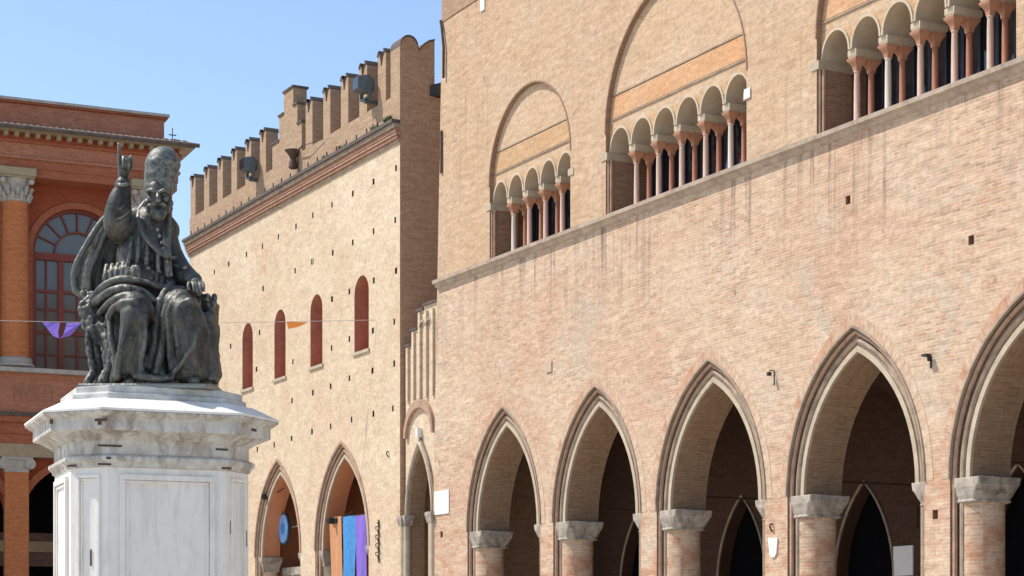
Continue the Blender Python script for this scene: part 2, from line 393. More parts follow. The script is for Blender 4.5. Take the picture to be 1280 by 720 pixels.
class Frame:
    """a facade plane: local x along it to the right, y behind it, z up"""
    def __init__(s, p0, ex):
        s.p = Vector((*p0, 0)); s.ex = Vector((*ex, 0)).normalized(); s.ey = Vector((-s.ex.y, s.ex.x, 0)); s.rz = math.atan2(s.ex.y, s.ex.x)
    def loc(s, px, py, off=0):
        u = (px-640)/FPX; r = Vector((u, 1, 0)); dep = (off+s.p.dot(s.ey))/r.dot(s.ey)
        return (r*dep-s.p).dot(s.ex), CZ+(HY-py)/FPX*dep
    def world(s, x, y, z): return s.p+s.ex*x+s.ey*y+Vector((0, 0, z))
t_ = 1278/2400; SA = t_/math.hypot(1, t_); CA = 1/math.hypot(1, t_)
FA = Frame((CA*22, SA*22), (SA, -CA))                 # the long facade of the two palaces
FT = Frame((-14.3, 80), (.9126, .4087))               # the theatre

# ------------------------------------------------------------------ ground
g = NT('piazza_paving'); ov = g.obj()
br = g.n('ShaderNodeTexBrick'); g.l(ov, br.inputs['Vector']); br.inputs['Scale'].default_value = 1
br.inputs['Brick Width'].default_value = .8; br.inputs['Row Height'].default_value = .4; br.inputs['Mortar Size'].default_value = .01
br.inputs['Color1'].default_value = (.54, .49, .42, 1); br.inputs['Color2'].default_value = (.47, .42, .35, 1); br.inputs['Mortar'].default_value = (.2, .18, .16, 1)
M['paving'] = g.fin(g.mix(g.ramp(g.noise(ov, .3, 5), .4, .7, 0, .35), br.outputs['Color'], (.36, .33, .29)), .8)
gd = MB().add([(-3000, -3000, 0), (3000, -3000, 0), (3000, 3000, 0), (-3000, 3000, 0)], [(0, 1, 2, 3)]).build('ground', 'paving')
tag(gd, kind='structure')

# ------------------------------------------------------------------ the palace with the portico
AR = empty('medieval_palace', FA.p, FA.rz, 'long medieval brick palace with pointed ground floor portico arches and rows of paired loggia columns', 'palace')
XR = -12.0
ARCH = [(-41.80, 3.86), (-37.32, 3.88), (-32.76, 3.96), (-28.06, 4.0), (-23.38, 4.06), (-18.7, 4.06)]
ZS, ZA = 4.36, 7.32
LOG = [(-42.50, -38.45, 5, .81), (-36.86, -31.42, 6, .90), (-29.14, -23.80, 6, .885)]
xl = lambda z: -45.955+.042*z                          # the old corner leans a little
outer = [(xl(0), 0), (XR, 0), (XR, 17.75), (xl(17.75), 17.75)]
holes = []
for cx, wd in ARCH: holes.append(down(parch(cx, wd, ZS, ZA), .05))
for a, b, n, p in LOG: holes.append(down(rarch((a+b)/2, b-a, 12.9, 28), 11.06))
for (px, py) in ((1169, 643), (552, 668), (1214, 300), (1060, 250)):
    x, z = FA.loc(px, py); holes.append([(x-.07, z-.08), (x+.07, z-.08), (x+.07, z+.08), (x-.07, z+.08)])
slab('wall', outer, holes, 0, .15, ['arengo', 'reveal'], AR)
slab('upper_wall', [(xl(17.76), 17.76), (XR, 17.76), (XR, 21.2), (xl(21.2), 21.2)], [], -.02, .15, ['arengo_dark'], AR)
# inner order of the portico
holes = []
for cx, wd in ARCH:
    wi = wd-.76
    holes.append([(cx-wd/2, .05), (cx-wd/2, ZS), *parch(cx, wi, ZS+.003, 6.88), (cx+wd/2, ZS), (cx+wd/2, .05)])
slab('inner_wall', [(xl(0)+.02, 0), (XR, 0), (XR, 8.5), (xl(8.5)+.02, 8.5)], holes, .152, 1.0, ['arengo', 'soffit_dark'], AR)
for k, (cx, wd) in enumerate(ARCH):
    ai = parch(cx, wd-.76, ZS, 6.88); 
    off = lambda d: parch(cx, wd-.76+2*d, ZS, 6.88+d*1.08)
    MB().archring(ai, off(.10), .10, .16).build('arch_edge', 'cream_stone', AR)
    mb = MB(); mb.tube([(x, .13, z) for x, z in [(off(.2)[0][0], .06)]+off(.2)+[(off(.2)[-1][0], .06)]], .055, 8)
    mb.build('arch_roll', 'mould_grey', AR, smooth=True)
    mb = MB(); mb.tube([(x, .07, z) for x, z in [(off(.335)[0][0], .06)]+off(.335)+[(off(.335)[-1][0], .06)]], .045, 8)
    mb.build('arch_roll', 'mould_brick', AR, smooth=True)
    o1 = parch(cx, wd-.01, ZS, ZA-.005); o2 = parch(cx, wd+.06, ZS, ZA+.04); o3 = parch(cx, wd+.44, ZS, ZA+.27)
    MB().archring(o1, o2, -.035, .03).build('arch_moulding', 'mould_grey', AR)
    MB().archring(o2, o3, -.007, .05).build('archivolt', 'arengo', AR)
    # half round brick columns with block capitals
    for sgn in (-1, 1):
        c0 = (cx+sgn*(wd/2-(.23 if sgn < 0 else -.04)), .50, 0); rr = .39
        cb = MB().lathe([(rr+.08, 0), (rr+.08, .35), (rr+.02, .45), (rr, .5), (rr, 3.93)], c0, 28).build('column', 'arengo', AR, smooth=True)
        cm = MB(); h = rr+.03
        rings = []
        for z, e in ((3.92, -.03), (3.95, .03), (3.985, .0), (4.05, .02), (4.2, .06), (4.215, .075), (4.355, .08)):
            hx = h+e; hy = h+e; ch = max(.02, .18-(z-3.92)*.45)
            ring = [(hx-ch, -hy), (hx, -hy+ch), (hx, hy-ch), (hx-ch, hy), (-hx+ch, hy), (-hx, hy-ch), (-hx, -hy+ch), (-hx+ch, -hy)]
            rings.append([(c0[0]+a*.9, max(.035, c0[1]+b*.98), z) for a, b in ring])
        cm.loft(rings); cm.build('capital', 'cap_stone', cb, bevel=.015)
# portico interior: back wall with doors, vaults, tie rods
YB = 4.0
holes = []
for cx, wd in ARCH: holes.append(down(parch(cx, 1.9, 2.9, 4.93), .05))
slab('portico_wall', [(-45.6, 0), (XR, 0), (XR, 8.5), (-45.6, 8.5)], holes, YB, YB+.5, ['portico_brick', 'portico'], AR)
for cx, wd in ARCH:
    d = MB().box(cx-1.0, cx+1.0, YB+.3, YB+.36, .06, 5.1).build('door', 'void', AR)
    mb = MB(); a = parch(cx, 2.0, 2.9, 5.0); mb.tube([(x, YB-.02, z) for x, z in [(a[0][0], .06)]+a+[(a[-1][0], .06)]], .03, 6)
    mb.build('door_moulding', 'mould_grey', AR, smooth=True)
edges = [-44.2]+[(ARCH[i][0]+ARCH[i+1][0])/2 for i in range(5)]+[-16.3]
for i in range(6):
    x0, x1 = edges[i], edges[i+1]; n = 14; vs = []; fs = []
    for a in range(n+1):
        for b in range(n+1):
            u = a/n*2-1; v = b/n*2-1
            z = 4.9+2.3*math.sqrt(max(0, 1-min(abs(u), abs(v))**2))
            vs.append((x0+(x1-x0)*a/n, .98+(YB-.96)*b/n, z))
    for a in range(n):
        for b in range(n): fs.append((a*(n+1)+b, a*(n+1)+b+1, (a+1)*(n+1)+b+1, (a+1)*(n+1)+b))
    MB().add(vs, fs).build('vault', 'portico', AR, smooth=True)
    if i:
        MB().tube([(x0, 1.0, 4.72), (x0, YB, 4.72)], .028, 6).build('tie_rod', 'iron', AR)
        mb = MB(); mb.box(x0-.22, x0+.22, YB-.12, YB+.01, 4.6, 4.9); mb.box(x0-.15, x0+.15, YB-.08, YB+.01, 4.4, 4.6); mb.build('corbel', 'cap_stone', AR)
for px, py, wd, h in ((1130, 701, .62, .62), (1137, 646, .55, .5)):
    x, z = FA.loc(px, py, YB)
    MB().box(x-wd/2, x+wd/2, YB-.03, YB+.01, z-h/2, z+h/2).build('plaque', 'white_paint' if py > 660 else 'portico', AR)
# closing walls, floors and roof
mb = MB(); mb.box(-45.9, XR, .17, 12, 8.52, 8.7); mb.box(-45.0, XR+.02, -.3, 12.2, 21.2, 21.5); mb.box(-45.0, XR, 11.6, 12, 0, 21.2)
mb.box(-45.62, -45.1, 1.0, 12, 0, 8.5); mb.box(-45.25, -45.0, .16, 12, 8.7, 21.19); mb.box(XR-.3, XR, .16, 12, 8.7, 21.19); mb.box(XR-.3, XR, 4.6, 12, 0, 8.5); mb.box(XR-.3, XR-.01, 1.01, 3.99, .01, 8.4)
mb.build('rear_block', 'arengo_dark', AR)
# string course
prof = [(0, 10.83), (-.05, 10.86), (-.08, 10.92), (-.15, 10.95), (-.16, 11.03), (-.10, 11.055), (.0, 11.056)]
MB().prism(prof, xl(11), XR, axis='x').build('string_course', 'string', AR)
for px, py in ((552.5, 190), ):
    x, z = FA.loc(px, py); MB().box(x-.04, x+.05, -.05, .0, z-.55, z+.55).build('wall_anchor', 'iron', AR)
x, z = FA.loc(556, 60)
MB().tube([(x-.15, -.05, z+.75), (x-.05, -.06, z+.5), (x+.05, -.06, z), (x+.04, -.06, z-.8)], .035, 6).build('drain_pipe', 'iron', AR)
# loggia windows
def column_mesh(mb, h):
    mb.box(-.10, .10, -.10, .10, 0, .06)
    mb.lathe([(.095, .06), (.10, .085), (.075, .11), (.062, .13), (.058, h*.6), (.052, h-.26), (.065, h-.25), (.065, h-.235), (.052, h-.22)], n=12)
    hs = [(.055, h-.22), (.064, h-.15), (.095, h-.09), (.135, h-.03), (.14, h)]
    mb.loft([[(a*.95, -a, z), (a*.95, a, z), (-a*.95, a, z), (-a*.95, -a, z)] for a, z in hs], 1)
HC = 1.25; Z0 = 11.06; ZI = Z0+HC
cms = {}
for key in ('pink_col', 'red_col', 'white_col'):
    mb = MB(); column_mesh(mb, HC); o = mb.build('column', [key, 'capital_red'], AR, smooth=True); cms[key] = o
first = dict(cms)
for wi, (a, b, n, p) in enumerate(LOG):
    cxw = (a+b)/2; wdt = b-a; pit = wdt/n; zsp = 12.47
    hole = [(a, Z0)]
    for i in range(n):
        c = a+pit*(i+.5); hole += rarch(c, pit-.10, zsp, 12, rise=.47)
    hole += [(b, Z0)]
    hole[1] = (a+.05, zsp); 
    hole = [(a+.05, Z0)]+hole[1:-1]+[(b-.05, Z0)]
    W = slab('loggia_window', [(a-.25, 10.9), (b+.25, 10.9)]+[(q, z) for q, z in rarch(cxw, wdt+.5, 12.9, 24)][::-1], [hole], .112, .78,
             ['arcade_face', 'soffit', 'reveal', 'tympanum'], AR,
             pick=lambda c, nn: (3 if c.z > 13.2 else 0) if abs(nn.y) > .5 else (2 if c.z < zsp-.2 else 1))
    # upper tympanum field, fresco band and its fillets lie on the recessed wall
    ztop = [(q, z) for q, z in rarch(cxw, wdt-.02, 12.9, 40) if z > 13.72]
    zz = 13.70
    hw = math.sqrt((wdt/2-.01)**2-(zz-12.9)**2)
    MB().prism([(cxw-hw, zz), (cxw+hw, zz)]+ztop[::-1], .095, .12).build('tympanum', 'tympanum', W)
    h2 = math.sqrt((wdt/2-.01)**2-(13.20-12.9)**2)
    MB().prism([(cxw-h2, 13.22), (cxw+h2, 13.22), (cxw+hw, 13.69), (cxw-hw, 13.69)], .10, .12).build('fresco_band', 'arcade_face' if wi == 0 else 'fresco', W)
    for zq in (13.17, 13.70):
        h3 = math.sqrt((wdt/2-.012)**2-(zq+.04-12.9)**2)
        MB().box(cxw-h3, cxw+h3, .085, .12, zq, zq+.03).build('fillet', 'mould_grey', W)
    mb = MB(); mb.archring(rarch(cxw, wdt-.002, 12.9, 32), rarch(cxw, wdt+.07, 12.9, 32), -.018, .02); mb.build('blind_arch_edge', 'reveal', W)
    # archivolts of the little arches
    for i in range(n):
        c = a+pit*(i+.5)
        MB().archring(rarch(c, pit-.11, zsp, 14, rise=.465), rarch(c, pit-.02, zsp, 14, rise=.515), .08, .12).build('small_arch', 'soffit', W)
    # jamb shafts and imposts
    for q in (.045, .13):
        MB().tube([(a+q-.02, .05+q*.25, Z0), (a+q-.02, .05+q*.25, ZI)], .03, 8).build('jamb_shaft', 'mould_brick', W, smooth=True)
    MB().box(a-.16, a+.085, -.02, .79, ZI, zsp).build('jamb_impost', 'cream_stone', W)
    MB().box(b-.085, b+.16, -.02, .79, ZI, zsp).build('jamb_impost', 'cream_stone', W)
    for i in range(1, n):
        c = a+pit*i
        mb = MB(); e = .10
        mb.loft([[(c-.11, .15, ZI), (c+.11, .15, ZI), (c+.11, .70, ZI), (c-.11, .70, ZI)],
                 [(c-.125, .13, ZI+.06), (c+.125, .13, ZI+.06), (c+.125, .77, ZI+.06), (c-.125, .77, ZI+.06)],
                 [(c-.125, .13, zsp-.002), (c+.125, .13, zsp-.002), (c+.125, .77, zsp-.002), (c-.125, .77, zsp-.002)]])
        mb.build('impost', 'soffit', W)
        kf = 'white_col' if (wi, i) in ((2, 2), (1, 5), (0, 1)) else 'pink_col'
        for y, key in ((.25, kf), (.58, 'red_col')):
            if key in first: o = first.pop(key); o.parent = W; o.location = (c, y, Z0)
            else: copy_part(cms[key], W, (c, y, Z0))
    mb = MB(); mb.box(a-.2, b+.2, 1.25, 1.27, Z0-.1, 13.1); mb.build('pane', 'pane', W)
    mb = MB()
    for i in range(n*2+1):
        x = a+wdt*i/(n*2); mb.box(x-.02-.02*(i % 2 == 0), x+.02+.02*(i % 2 == 0), 1.20, 1.245, Z0, 13.0)
    mb.build('pane_frame', 'blue_frame', W)
    mb = MB(); mb.box(a-.3, b+.3, .79, 1.3, 10.9, Z0-.004); mb.box(a-.3, b+.3, .79, 1.3, 13.1, 13.3); mb.box(a-.3, a-.05, .79, 1.3, Z0, 13.1); mb.box(b+.05, b+.3, .79, 1.3, Z0, 13.1)
    mb.build('window_lining', 'reveal', W)

# ------------------------------------------------------------------ the crenellated palace
x_r, x_l = -47.84, -65.74
PO = empty('crenellated_palace', FA.world((x_l+x_r)/2, 0, 0), FA.rz, 'cream brick palace with swallowtail merlons, narrow round headed windows and small square holes', 'palace')
PX = (x_l+x_r)/2
def lx(x): return x-PX
class PM(MB):
    def build(s, *a, **k):
        s.v = [(x-PX, y, z) for x, y, z in s.v]; return MB.build(s, *a, **k)
PORT = [(-57.12, 3.95, 7.26), (-51.95, 4.0, 7.36)]
WIN = [((443, 461), 341, 438), ((388, 403), 367, 457), ((343, 357), 390, 472), ((303, 316), 408, 488), ((259, 273), 425, 500)]
PUT = [(495,210),(494,275),(467,227),(467,289),(441,242),(441,303),(415,256),(416,316),(391,269),(370,283),(348,296),(328,308),(308,318),(390,327)]
PUT += [(230+a/1.8, 320+b/1.8) for a, b in ((290,13),(250,33),(178,73),(477,33),(427,55),(372,80),(333,97),(473,148),(425,168),(372,187),(332,207),(245,238),(473,242),(424,258),(372,275),(330,293),(290,308),(243,325),(426,355),(470,343),(377,368),(330,383),(288,395),(242,410),(203,425),(105,203),(170,172),(165,435),(163,255))]
PUT += [(286, 330), (268, 340), (262, 372)]
wh = []
for (pa, pb), top, bot in WIN:
    xa, _ = FA.loc(pa, bot); xb, _ = FA.loc(pb, bot); wd = xb-xa; zt = 12.02; zb = 9.87
    wh.append(((xa+xb)/2, wd, zb, zt))
ph = []
for px, py in PUT:
    x, z = FA.loc(px, py); q = random.uniform(.05, .075); ph.append([(x-q, z-.085), (x+q, z-.085), (x+q, z+.085), (x-q, z+.085)])
sh = lambda loop: [(x-PX, z) for x, z in loop]
ZC = 15.25
holes = [sh(down(parch(c, wd, 4.3, za), .05)) for c, wd, za in PORT]
holes += [sh(down(rarch(c, wd, zt-wd/2, 12), zb)) for c, wd, zb, zt in wh]
slab('wall', sh([(x_l, 0), (x_r, 0), (x_r, 15.79), (x_l, 15.79)]), holes+[sh(q) for q in ph], 0, .15, ['podesta', 'terracotta', 'reveal_dark', 'window_reveal'], PO,
     pick=lambda c, nn: 0 if abs(nn.y) > .5 else (1 if c.z < 7.4 and any(abs(c.x+PX-q[0]) < 2.02 for q in PORT) else 3 if any(abs(c.x+PX-q[0]) < q[1]/2+.01 and q[2]-.1 < c.z < q[3]+.1 for q in wh) else 2))
holes = [sh([(c-wd/2, .05), (c-wd/2, 4.29), *parch(c, wd-.7, 4.3, za-.42), (c+wd/2, 4.29), (c+wd/2, .05)]) for c, wd, za in PORT]
holes += [sh(down(rarch(c, wd-.01, zt-wd/2, 12), zb+.005)) for c, wd, zb, zt in wh]
slab('inner_wall', sh([(x_l+.01, 0), (x_r-.01, 0), (x_r-.01, 16.5), (x_l+.01, 16.5)]), holes, .152, .72, ['podesta', 'terracotta', 'window_reveal'], PO,
     pick=lambda c, nn: 0 if abs(nn.y) > .5 else (2 if c.z > 9 else 1))
PM().box(x_l, x_r, 0, .15, 15.792, 16.6).build('parapet', 'merlon', PO)
mb = PM(); mb.box(x_r-.6, x_r, .722, 11, 0, 16.6); mb.box(x_r-.6, x_r-.002, .152, .722, 16.5, 16.6)
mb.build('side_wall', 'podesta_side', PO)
PM().box(x_r-.02, x_r+.004, .003, .73, 0, 16.598).build('corner_face', 'podesta_side', PO)
mb = PM(); mb.box(x_l, x_l+.5, .73, 11, 0, 16.6); mb.box(x_l+.5, x_r-.6, 10.6, 11, 0, 16.6); mb.box(x_l+.5, x_r-.6, .73, 10.6, 8.2, 8.4); mb.box(x_l+.5, x_r-.6, .73, 10.6, 14.9, 15.0)
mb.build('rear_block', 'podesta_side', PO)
PM().prism([(.9, 16.62), (11.3, 16.62), (11.3, 16.9), (6, 18.6), (.9, 16.9)], x_l+.4, x_r+.1, axis='x').build('roof', 'slate', PO)
for c, wd, zb, zt in wh:
    wo_ = PM(); wo_.box(c-wd/2-.1, c+wd/2+.1, .45, .49, zb-.1, zt+.1); W = wo_.build('window', 'red_shutter', PO)
    mb = PM(); mb.box(c-.025, c+.025, .42, .449, zb, zt); mb.box(c-wd/2, c+wd/2, .43, .448, zb+1.15, zb+1.2); mb.build('frame', 'wood_red', W)
    PM().box(c-wd/2-.08, c+wd/2+.08, -.05, .3, zb-.09, zb-.003).build('sill', 'cream_stone', W)
for c, wd, za in PORT:
    ai = parch(c, wd-.7, 4.3, za-.42); off = lambda d: parch(c, wd-.7+2*d, 4.3, za-.42+d*1.1)
    PM().archring(ai, off(.09), .10, .16).build('arch_edge', 'cream_stone', PO)
    for d, y, r_, mt in ((.2, .12, .06, 'mould_brick'), (.32, .06, .04, 'mould_grey')):
        q = off(d); mb = PM(); mb.tube([(x, y, z) for x, z in [(q[0][0], .06)]+q+[(q[-1][0], .06)]], r_, 8); mb.build('arch_roll', mt, PO, smooth=True)
    PM().archring(parch(c, wd-.01, 4.3, za-.005), parch(c, wd+.12, 4.3, za+.08), -.03, .03).build('arch_moulding', 'mould_brick', PO)
    for sgn in (-1, 1):
        x0 = c+sgn*(wd/2-.02)
        cb = PM().lathe([(.3, 0), (.3, 3.8)], (x0, .44, 0), 20).build('column', 'podesta', PO, smooth=True)
        mb = PM(); mb.loft([[(x0+sx*a, .44+sy*a*.95, z) for sx, sy in ((-1, -1), (1, -1), (1, 1), (-1, 1))] for z, a in ((3.8, .30), (3.92, .30), (4.16, .38), (4.29, .39))])
        mb.build('capital', 'cap_stone', cb, bevel=.02)
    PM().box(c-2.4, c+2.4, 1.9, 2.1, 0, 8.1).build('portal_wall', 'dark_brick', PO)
    mb = PM(); mb.box(c-2.4, c-2.2, .73, 1.9, 0, 8.1); mb.box(c+2.2, c+2.4, .73, 1.9, 0, 8.1); mb.box(c-2.4, c+2.4, .73, 1.9, 7.7, 8.1); mb.build('portal_lining', 'terracotta', PO)
    if za < 7.3:
        mb = PM(); mb.box(c-wd/2+.1, c+wd/2-.1, .9, 1.2, .06, 3.7); mb.box(c-wd/2+.1, c+wd/2-.1, .85, 1.25, 3.7, 3.95); mb.build('portal_screen', 'cap_stone', PO)
# cornice in three bands
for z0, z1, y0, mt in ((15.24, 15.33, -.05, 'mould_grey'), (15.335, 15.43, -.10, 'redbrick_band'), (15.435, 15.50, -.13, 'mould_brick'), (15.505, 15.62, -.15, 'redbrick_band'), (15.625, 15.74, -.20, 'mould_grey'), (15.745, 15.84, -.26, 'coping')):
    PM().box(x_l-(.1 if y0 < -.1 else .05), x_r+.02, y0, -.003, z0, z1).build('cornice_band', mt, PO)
# swallowtail merlons
def swallow(w, h, n=6):
    """outline of one merlon: a shaft that ends in two curved horns"""
    L = []
    hw = w/2; zn = h-.42
    for i in range(n+1):
        a = math.pi/2*i/n; L.append((-hw+(hw)*math.sin(a)*1.0, h-.05-(h-.05-zn)*(1-math.cos(a))))
    L[0] = (-hw, h-.12); L.insert(1, (-hw+.06, h-.01)); L.insert(2, (-hw+.14, h))
    Rr = [(-x, z) for x, z in L[:-1]][::-1]
    return [(hw, 0), (-hw, 0)][::-1] and ([(-hw, 0)]+L+Rr+[(hw, 0)])
MW, MT = .54, .42
prof = swallow(MW, 1.46)
mm = MB(); mm.prism(prof, 0, MT); merl = mm.build('merlon', 'merlon', PO)
cp = MB()
for i in range(1, len(prof)-2):
    (xa, za), (xb, zb) = prof[i], prof[i+1]
    cp.add([(xa, -.03, za), (xb, -.03, zb), (xb, MT+.03, zb), (xa, MT+.03, za), (xa*1.03, -.03, za+.03), (xb*1.03, -.03, zb+.03), (xb*1.03, MT+.03, zb+.03), (xa*1.03, MT+.03, za+.03)],
           [(0, 1, 2, 3), (4, 7, 6, 5), (0, 4, 5, 1), (2, 6, 7, 3), (0, 3, 7, 4), (1, 5, 6, 2)])
cop = cp.build('coping', 'coping', merl)
MX = [65.37, 63.9, 62.5, 61.1, 59.75, 58.4, 54.45, 53.05, 51.7, 50.35, 49.05]
for i, s_ in enumerate(MX):
    if i == 0: merl.location = (lx(-s_), 0, 16.6)
    else:
        c_ = copy_part(merl, PO, (lx(-s_), 0, 16.6)); copy_part(cop, c_)
# corner merlon: its swallowtail shows on the side wall
pw = [(-.525, 0), (-.525, 1.26)]+[(-.25-.275*math.cos(math.pi*i/9), 1.27+.29*math.sin(math.pi*i/9)) for i in range(1, 9)]+[(.04, 1.2), (.10, 1.29), (.20, 1.40), (.34, 1.50), (.525, 1.56), (.525, 0)]
cm = MB(); cm.prism([(y+.525, z) for y, z in pw], -.62, 0, axis='x'); cmo = cm.build('merlon', ['podesta_side'], PO); cmo.location = (lx(x_r), 0, 16.6)
for p_ in cmo.data.polygons: pass
cmo.data.materials.append(M['merlon']); 
for p_ in cmo.data.polygons:
    if abs(p_.normal.y) > .5: p_.material_index = 1
cp = MB()
for i in range(1, len(pw)-2):
    (ya, za), (yb, zb) = pw[i], pw[i+1]; ya += .525; yb += .525
    cp.add([(-.65, ya, za), (-.65, yb, zb), (.03, yb, zb), (.03, ya, za), (-.65, ya, za+.045), (-.65, yb, zb+.045), (.03, yb, zb+.045), (.03, ya, za+.045)],
           [(0, 1, 2, 3), (4, 7, 6, 5), (0, 4, 5, 1), (2, 6, 7, 3), (0, 3, 7, 4), (1, 5, 6, 2)])
cp.build('coping', 'coping', cmo)
# stepped bellcote in the middle of the battlements
bc = PM(); 
for x0, x1, z1 in ((-57.55, -56.95, 17.35), (-56.95, -56.55, 18.1), (-56.55, -55.75, 18.75), (-55.75, -55.4, 18.15), (-55.4, -55.05, 17.5)): bc.box(x0, x1, .0, .45, 16.6, z1)
B_ = bc.build('bellcote', 'merlon', PO)
for x0, x1, z1 in ((-57.6, -56.95, 17.35), (-56.99, -56.55, 18.1), (-56.6, -55.7, 18.75), (-55.75, -55.36, 18.15), (-55.4, -55.0, 17.5)): PM().box(x0, x1, -.04, .5, z1+.001, z1+.06).build('coping', 'coping', B_)
# iron pins standing on the cornice
pin = MB().box(-.015, .015, -.015, .015, 0, .16).build('pin', 'iron', PO)
for i in range(24):
    l_ = (lx(x_r-.35-i*.73), -.2, 15.84)
    if i == 0: pin.location = l_
    else: copy_part(pin, PO, l_)

# ------------------------------------------------------------------ gateway between the palaces
gx0, gx1 = -47.70, -45.93
GW = empty('gateway', FA.world(-46.8, .12, 0), FA.rz, 'narrow brick gateway with stepped gable and pointed arch squeezed between the two palaces', 'gateway')
class GM(MB):
    def build(s, *a, **k):
        s.v = [(x+46.8, y-.12, z) for x, y, z in s.v]; return MB.build(s, *a, **k)
sg = lambda L: [(x+46.8, z) for x, z in L]
gl = lambda px, py: FA.loc(px, py, .12)
o_ = slab('wall', sg([(-47.72, 0), (-45.9, 0), (-45.6, 10.55), (-46.55, 10.55), (-46.55, 10.45), (-46.95, 10.45), (-46.95, 9.98), (-47.35, 9.98), (-47.35, 9.6), (-47.72, 9.6)]),
          [sg(down(parch(-46.72, 1.5, 5.0, 6.75), .05))], 0, .45, ['podesta', 'soffit_dark'], GW)
a1 = parch(-46.72, 1.52, 5.0, 6.76); a2 = parch(-46.72, 1.8, 5.0, 7.05)
GM().archring(a1, a2, .05, .14).build('arch_moulding', 'mould_grey', GW)
mb = GM(); mb.tube([(x, .06, z) for x, z in parch(-46.72, 1.64, 5.0, 6.9)], .06, 8); mb.build('arch_roll', 'cream_stone', GW, smooth=True)
GM().archring(rarch(-46.76, 1.62, 7.1, 16, rise=.75), rarch(-46.76, 1.86, 7.1, 16, rise=.98), .02, .13).build('relieving_arch', 'mould_brick', GW)
GM().box(-46.80, -46.68, -.02, .13, 7.05, 7.3).build('keystone', 'white_paint', GW)
for xx in (-47.52, -47.15, -46.75, -46.35, -45.95):
    top = 9.55 if xx < -47.4 else (9.93 if xx < -47 else 10.4)
    GM().box(xx-.06, xx+.06, .05, .13, 8.1, top).build('lesene', 'podesta', GW)
for c in (-46.55, -46.15):
    GM().archring(rarch(c, .26, 10.0, 10), rarch(c, .38, 10.0, 10), .04, .13).build('lancet_arch', 'mould_grey', GW)
for xx, zt in ((-47.53, 9.6), (-47.15, 9.98), (-46.75, 10.45), (-46.1, 10.55)):
    wq = .21 if xx < -46.5 else .44
    GM().box(xx-wq, xx+wq, .06, .6, zt+.001, zt+.06).build('coping', 'coping', GW)
for sgn in (-1, 1):
    x0 = -46.72+sgn*.8
    for k in (0, 1):
        cb = GM().lathe([(.1, 0), (.1, 4.7)], (x0+sgn*(k*.16-.02)*1.0, .06+k*-.04, 0), 12).build('column', 'cream_stone', GW, smooth=True)
        mb = GM(); mb.loft([[(x0+sgn*(k*.16-.02)+sx*a, .06-k*.04+sy*a, z) for sx, sy in ((-1, -1), (1, -1), (1, 1), (-1, 1))] for z, a in ((4.7, .1), (4.8, .12), (4.92, .15), (4.99, .15))]); mb.build('capital', 'cap_stone', cb)
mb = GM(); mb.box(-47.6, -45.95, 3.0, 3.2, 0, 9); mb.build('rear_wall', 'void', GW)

# ------------------------------------------------------------------ the red theatre
TH = empty('theatre', FT.world(-6, 0, 0), FT.rz, 'red brick theatre with giant orange columns and tiled cornice behind the statue', 'theatre')
TX = -6
class TM(MB):
    def build(s, *a, **k):
        s.v = [(x-TX, y, z) for x, y, z in s.v]; return MB.build(s, *a, **k)
st = lambda L: [(x-TX, z) for x, z in L]
TL, TR = -26.0, .15
YW = .85
WC, WS = FT.loc(98, 318, YW); WH = WC-FT.loc(41, 318, YW)[0]; BS = 2*(WC+6.24)
CX = [-6.24-BS*k for k in range(4)][::-1]+[-6.24+BS]
BAYS = [WC-BS*k for k in range(4)]
holes = []
for c in BAYS:
    holes.append(st(down(rarch(c, 2*WH, WS, 24), 12.55)))
slab('wall', st([(TL, 11.9), (TR-.05, 11.9), (TR-.05, 20.5), (TL, 20.5)]), holes, YW, YW+.6, ['th_dark', 'th_dark'], TH)
for c in BAYS:
    h = WH+.01
    TM().archring(rarch(c, 2*h, WS, 24), rarch(c, 2*h+.5, WS, 24), YW-.06, YW+.02).build('window_arch', 'th_brick', TH)
    mb = TM(); mb.box(c-h-.25, c-h, YW-.06, YW+.02, 12.55, WS-.15); mb.box(c+h, c+h+.25, YW-.06, YW+.02, 12.55, WS-.15); mb.box(c-h-.3, c-h+.03, YW-.09, YW+.02, WS-.15, WS); mb.box(c+h-.03, c+h+.3, YW-.09, YW+.02, WS-.15, WS)
    mb.build('window_surround', 'th_brick', TH)
    W = TM().prism(down(rarch(c, 2*h+.1, WS, 24), 12.5), YW+.30, YW+.33).build('window', 'th_pane', TH)
    mb = TM(); y0, y1 = YW+.18, YW+.295
    mb.archring(rarch(c, 2*h-.26, WS, 24), rarch(c, 2*h, WS, 24), y0, y1); mb.archring(rarch(c, h-.07, WS, 16), rarch(c, h+.07, WS, 16), y0, y1)
    for i in range(1, 8):
        a = math.pi*i/8; dx, dz = math.cos(a), math.sin(a)
        mb.tube([(c+h*.5*dx, YW+.24, WS+h*.5*dz), (c+(h-.1)*dx, YW+.24, WS+(h-.1)*dz)], .04, 5)
    mb.box(c-h+.005, c+h-.005, y0-.03, y1-.002, WS-.3, WS-.005)
    for x, r_ in ((-h+.1, .09), (-.68, .11), (.68, .11), (h-.1, .09)): mb.box(c+x-r_, c+x+r_, y0, y1-.001, 12.55, WS-.3)
    for x in (-1.27, 0, 1.27): mb.box(c+x-.035, c+x+.035, y0+.02, y1-.001, 12.55, WS-.3)
    for z, q in ((13.35, .03), (14.25, .06), (15.2, .03), (15.95, .06)): mb.box(c-h+.1, c+h-.1, y0+.03, y1-.003, z-q, z+q)
    mb.build('window_frame', 'wood_red', W)
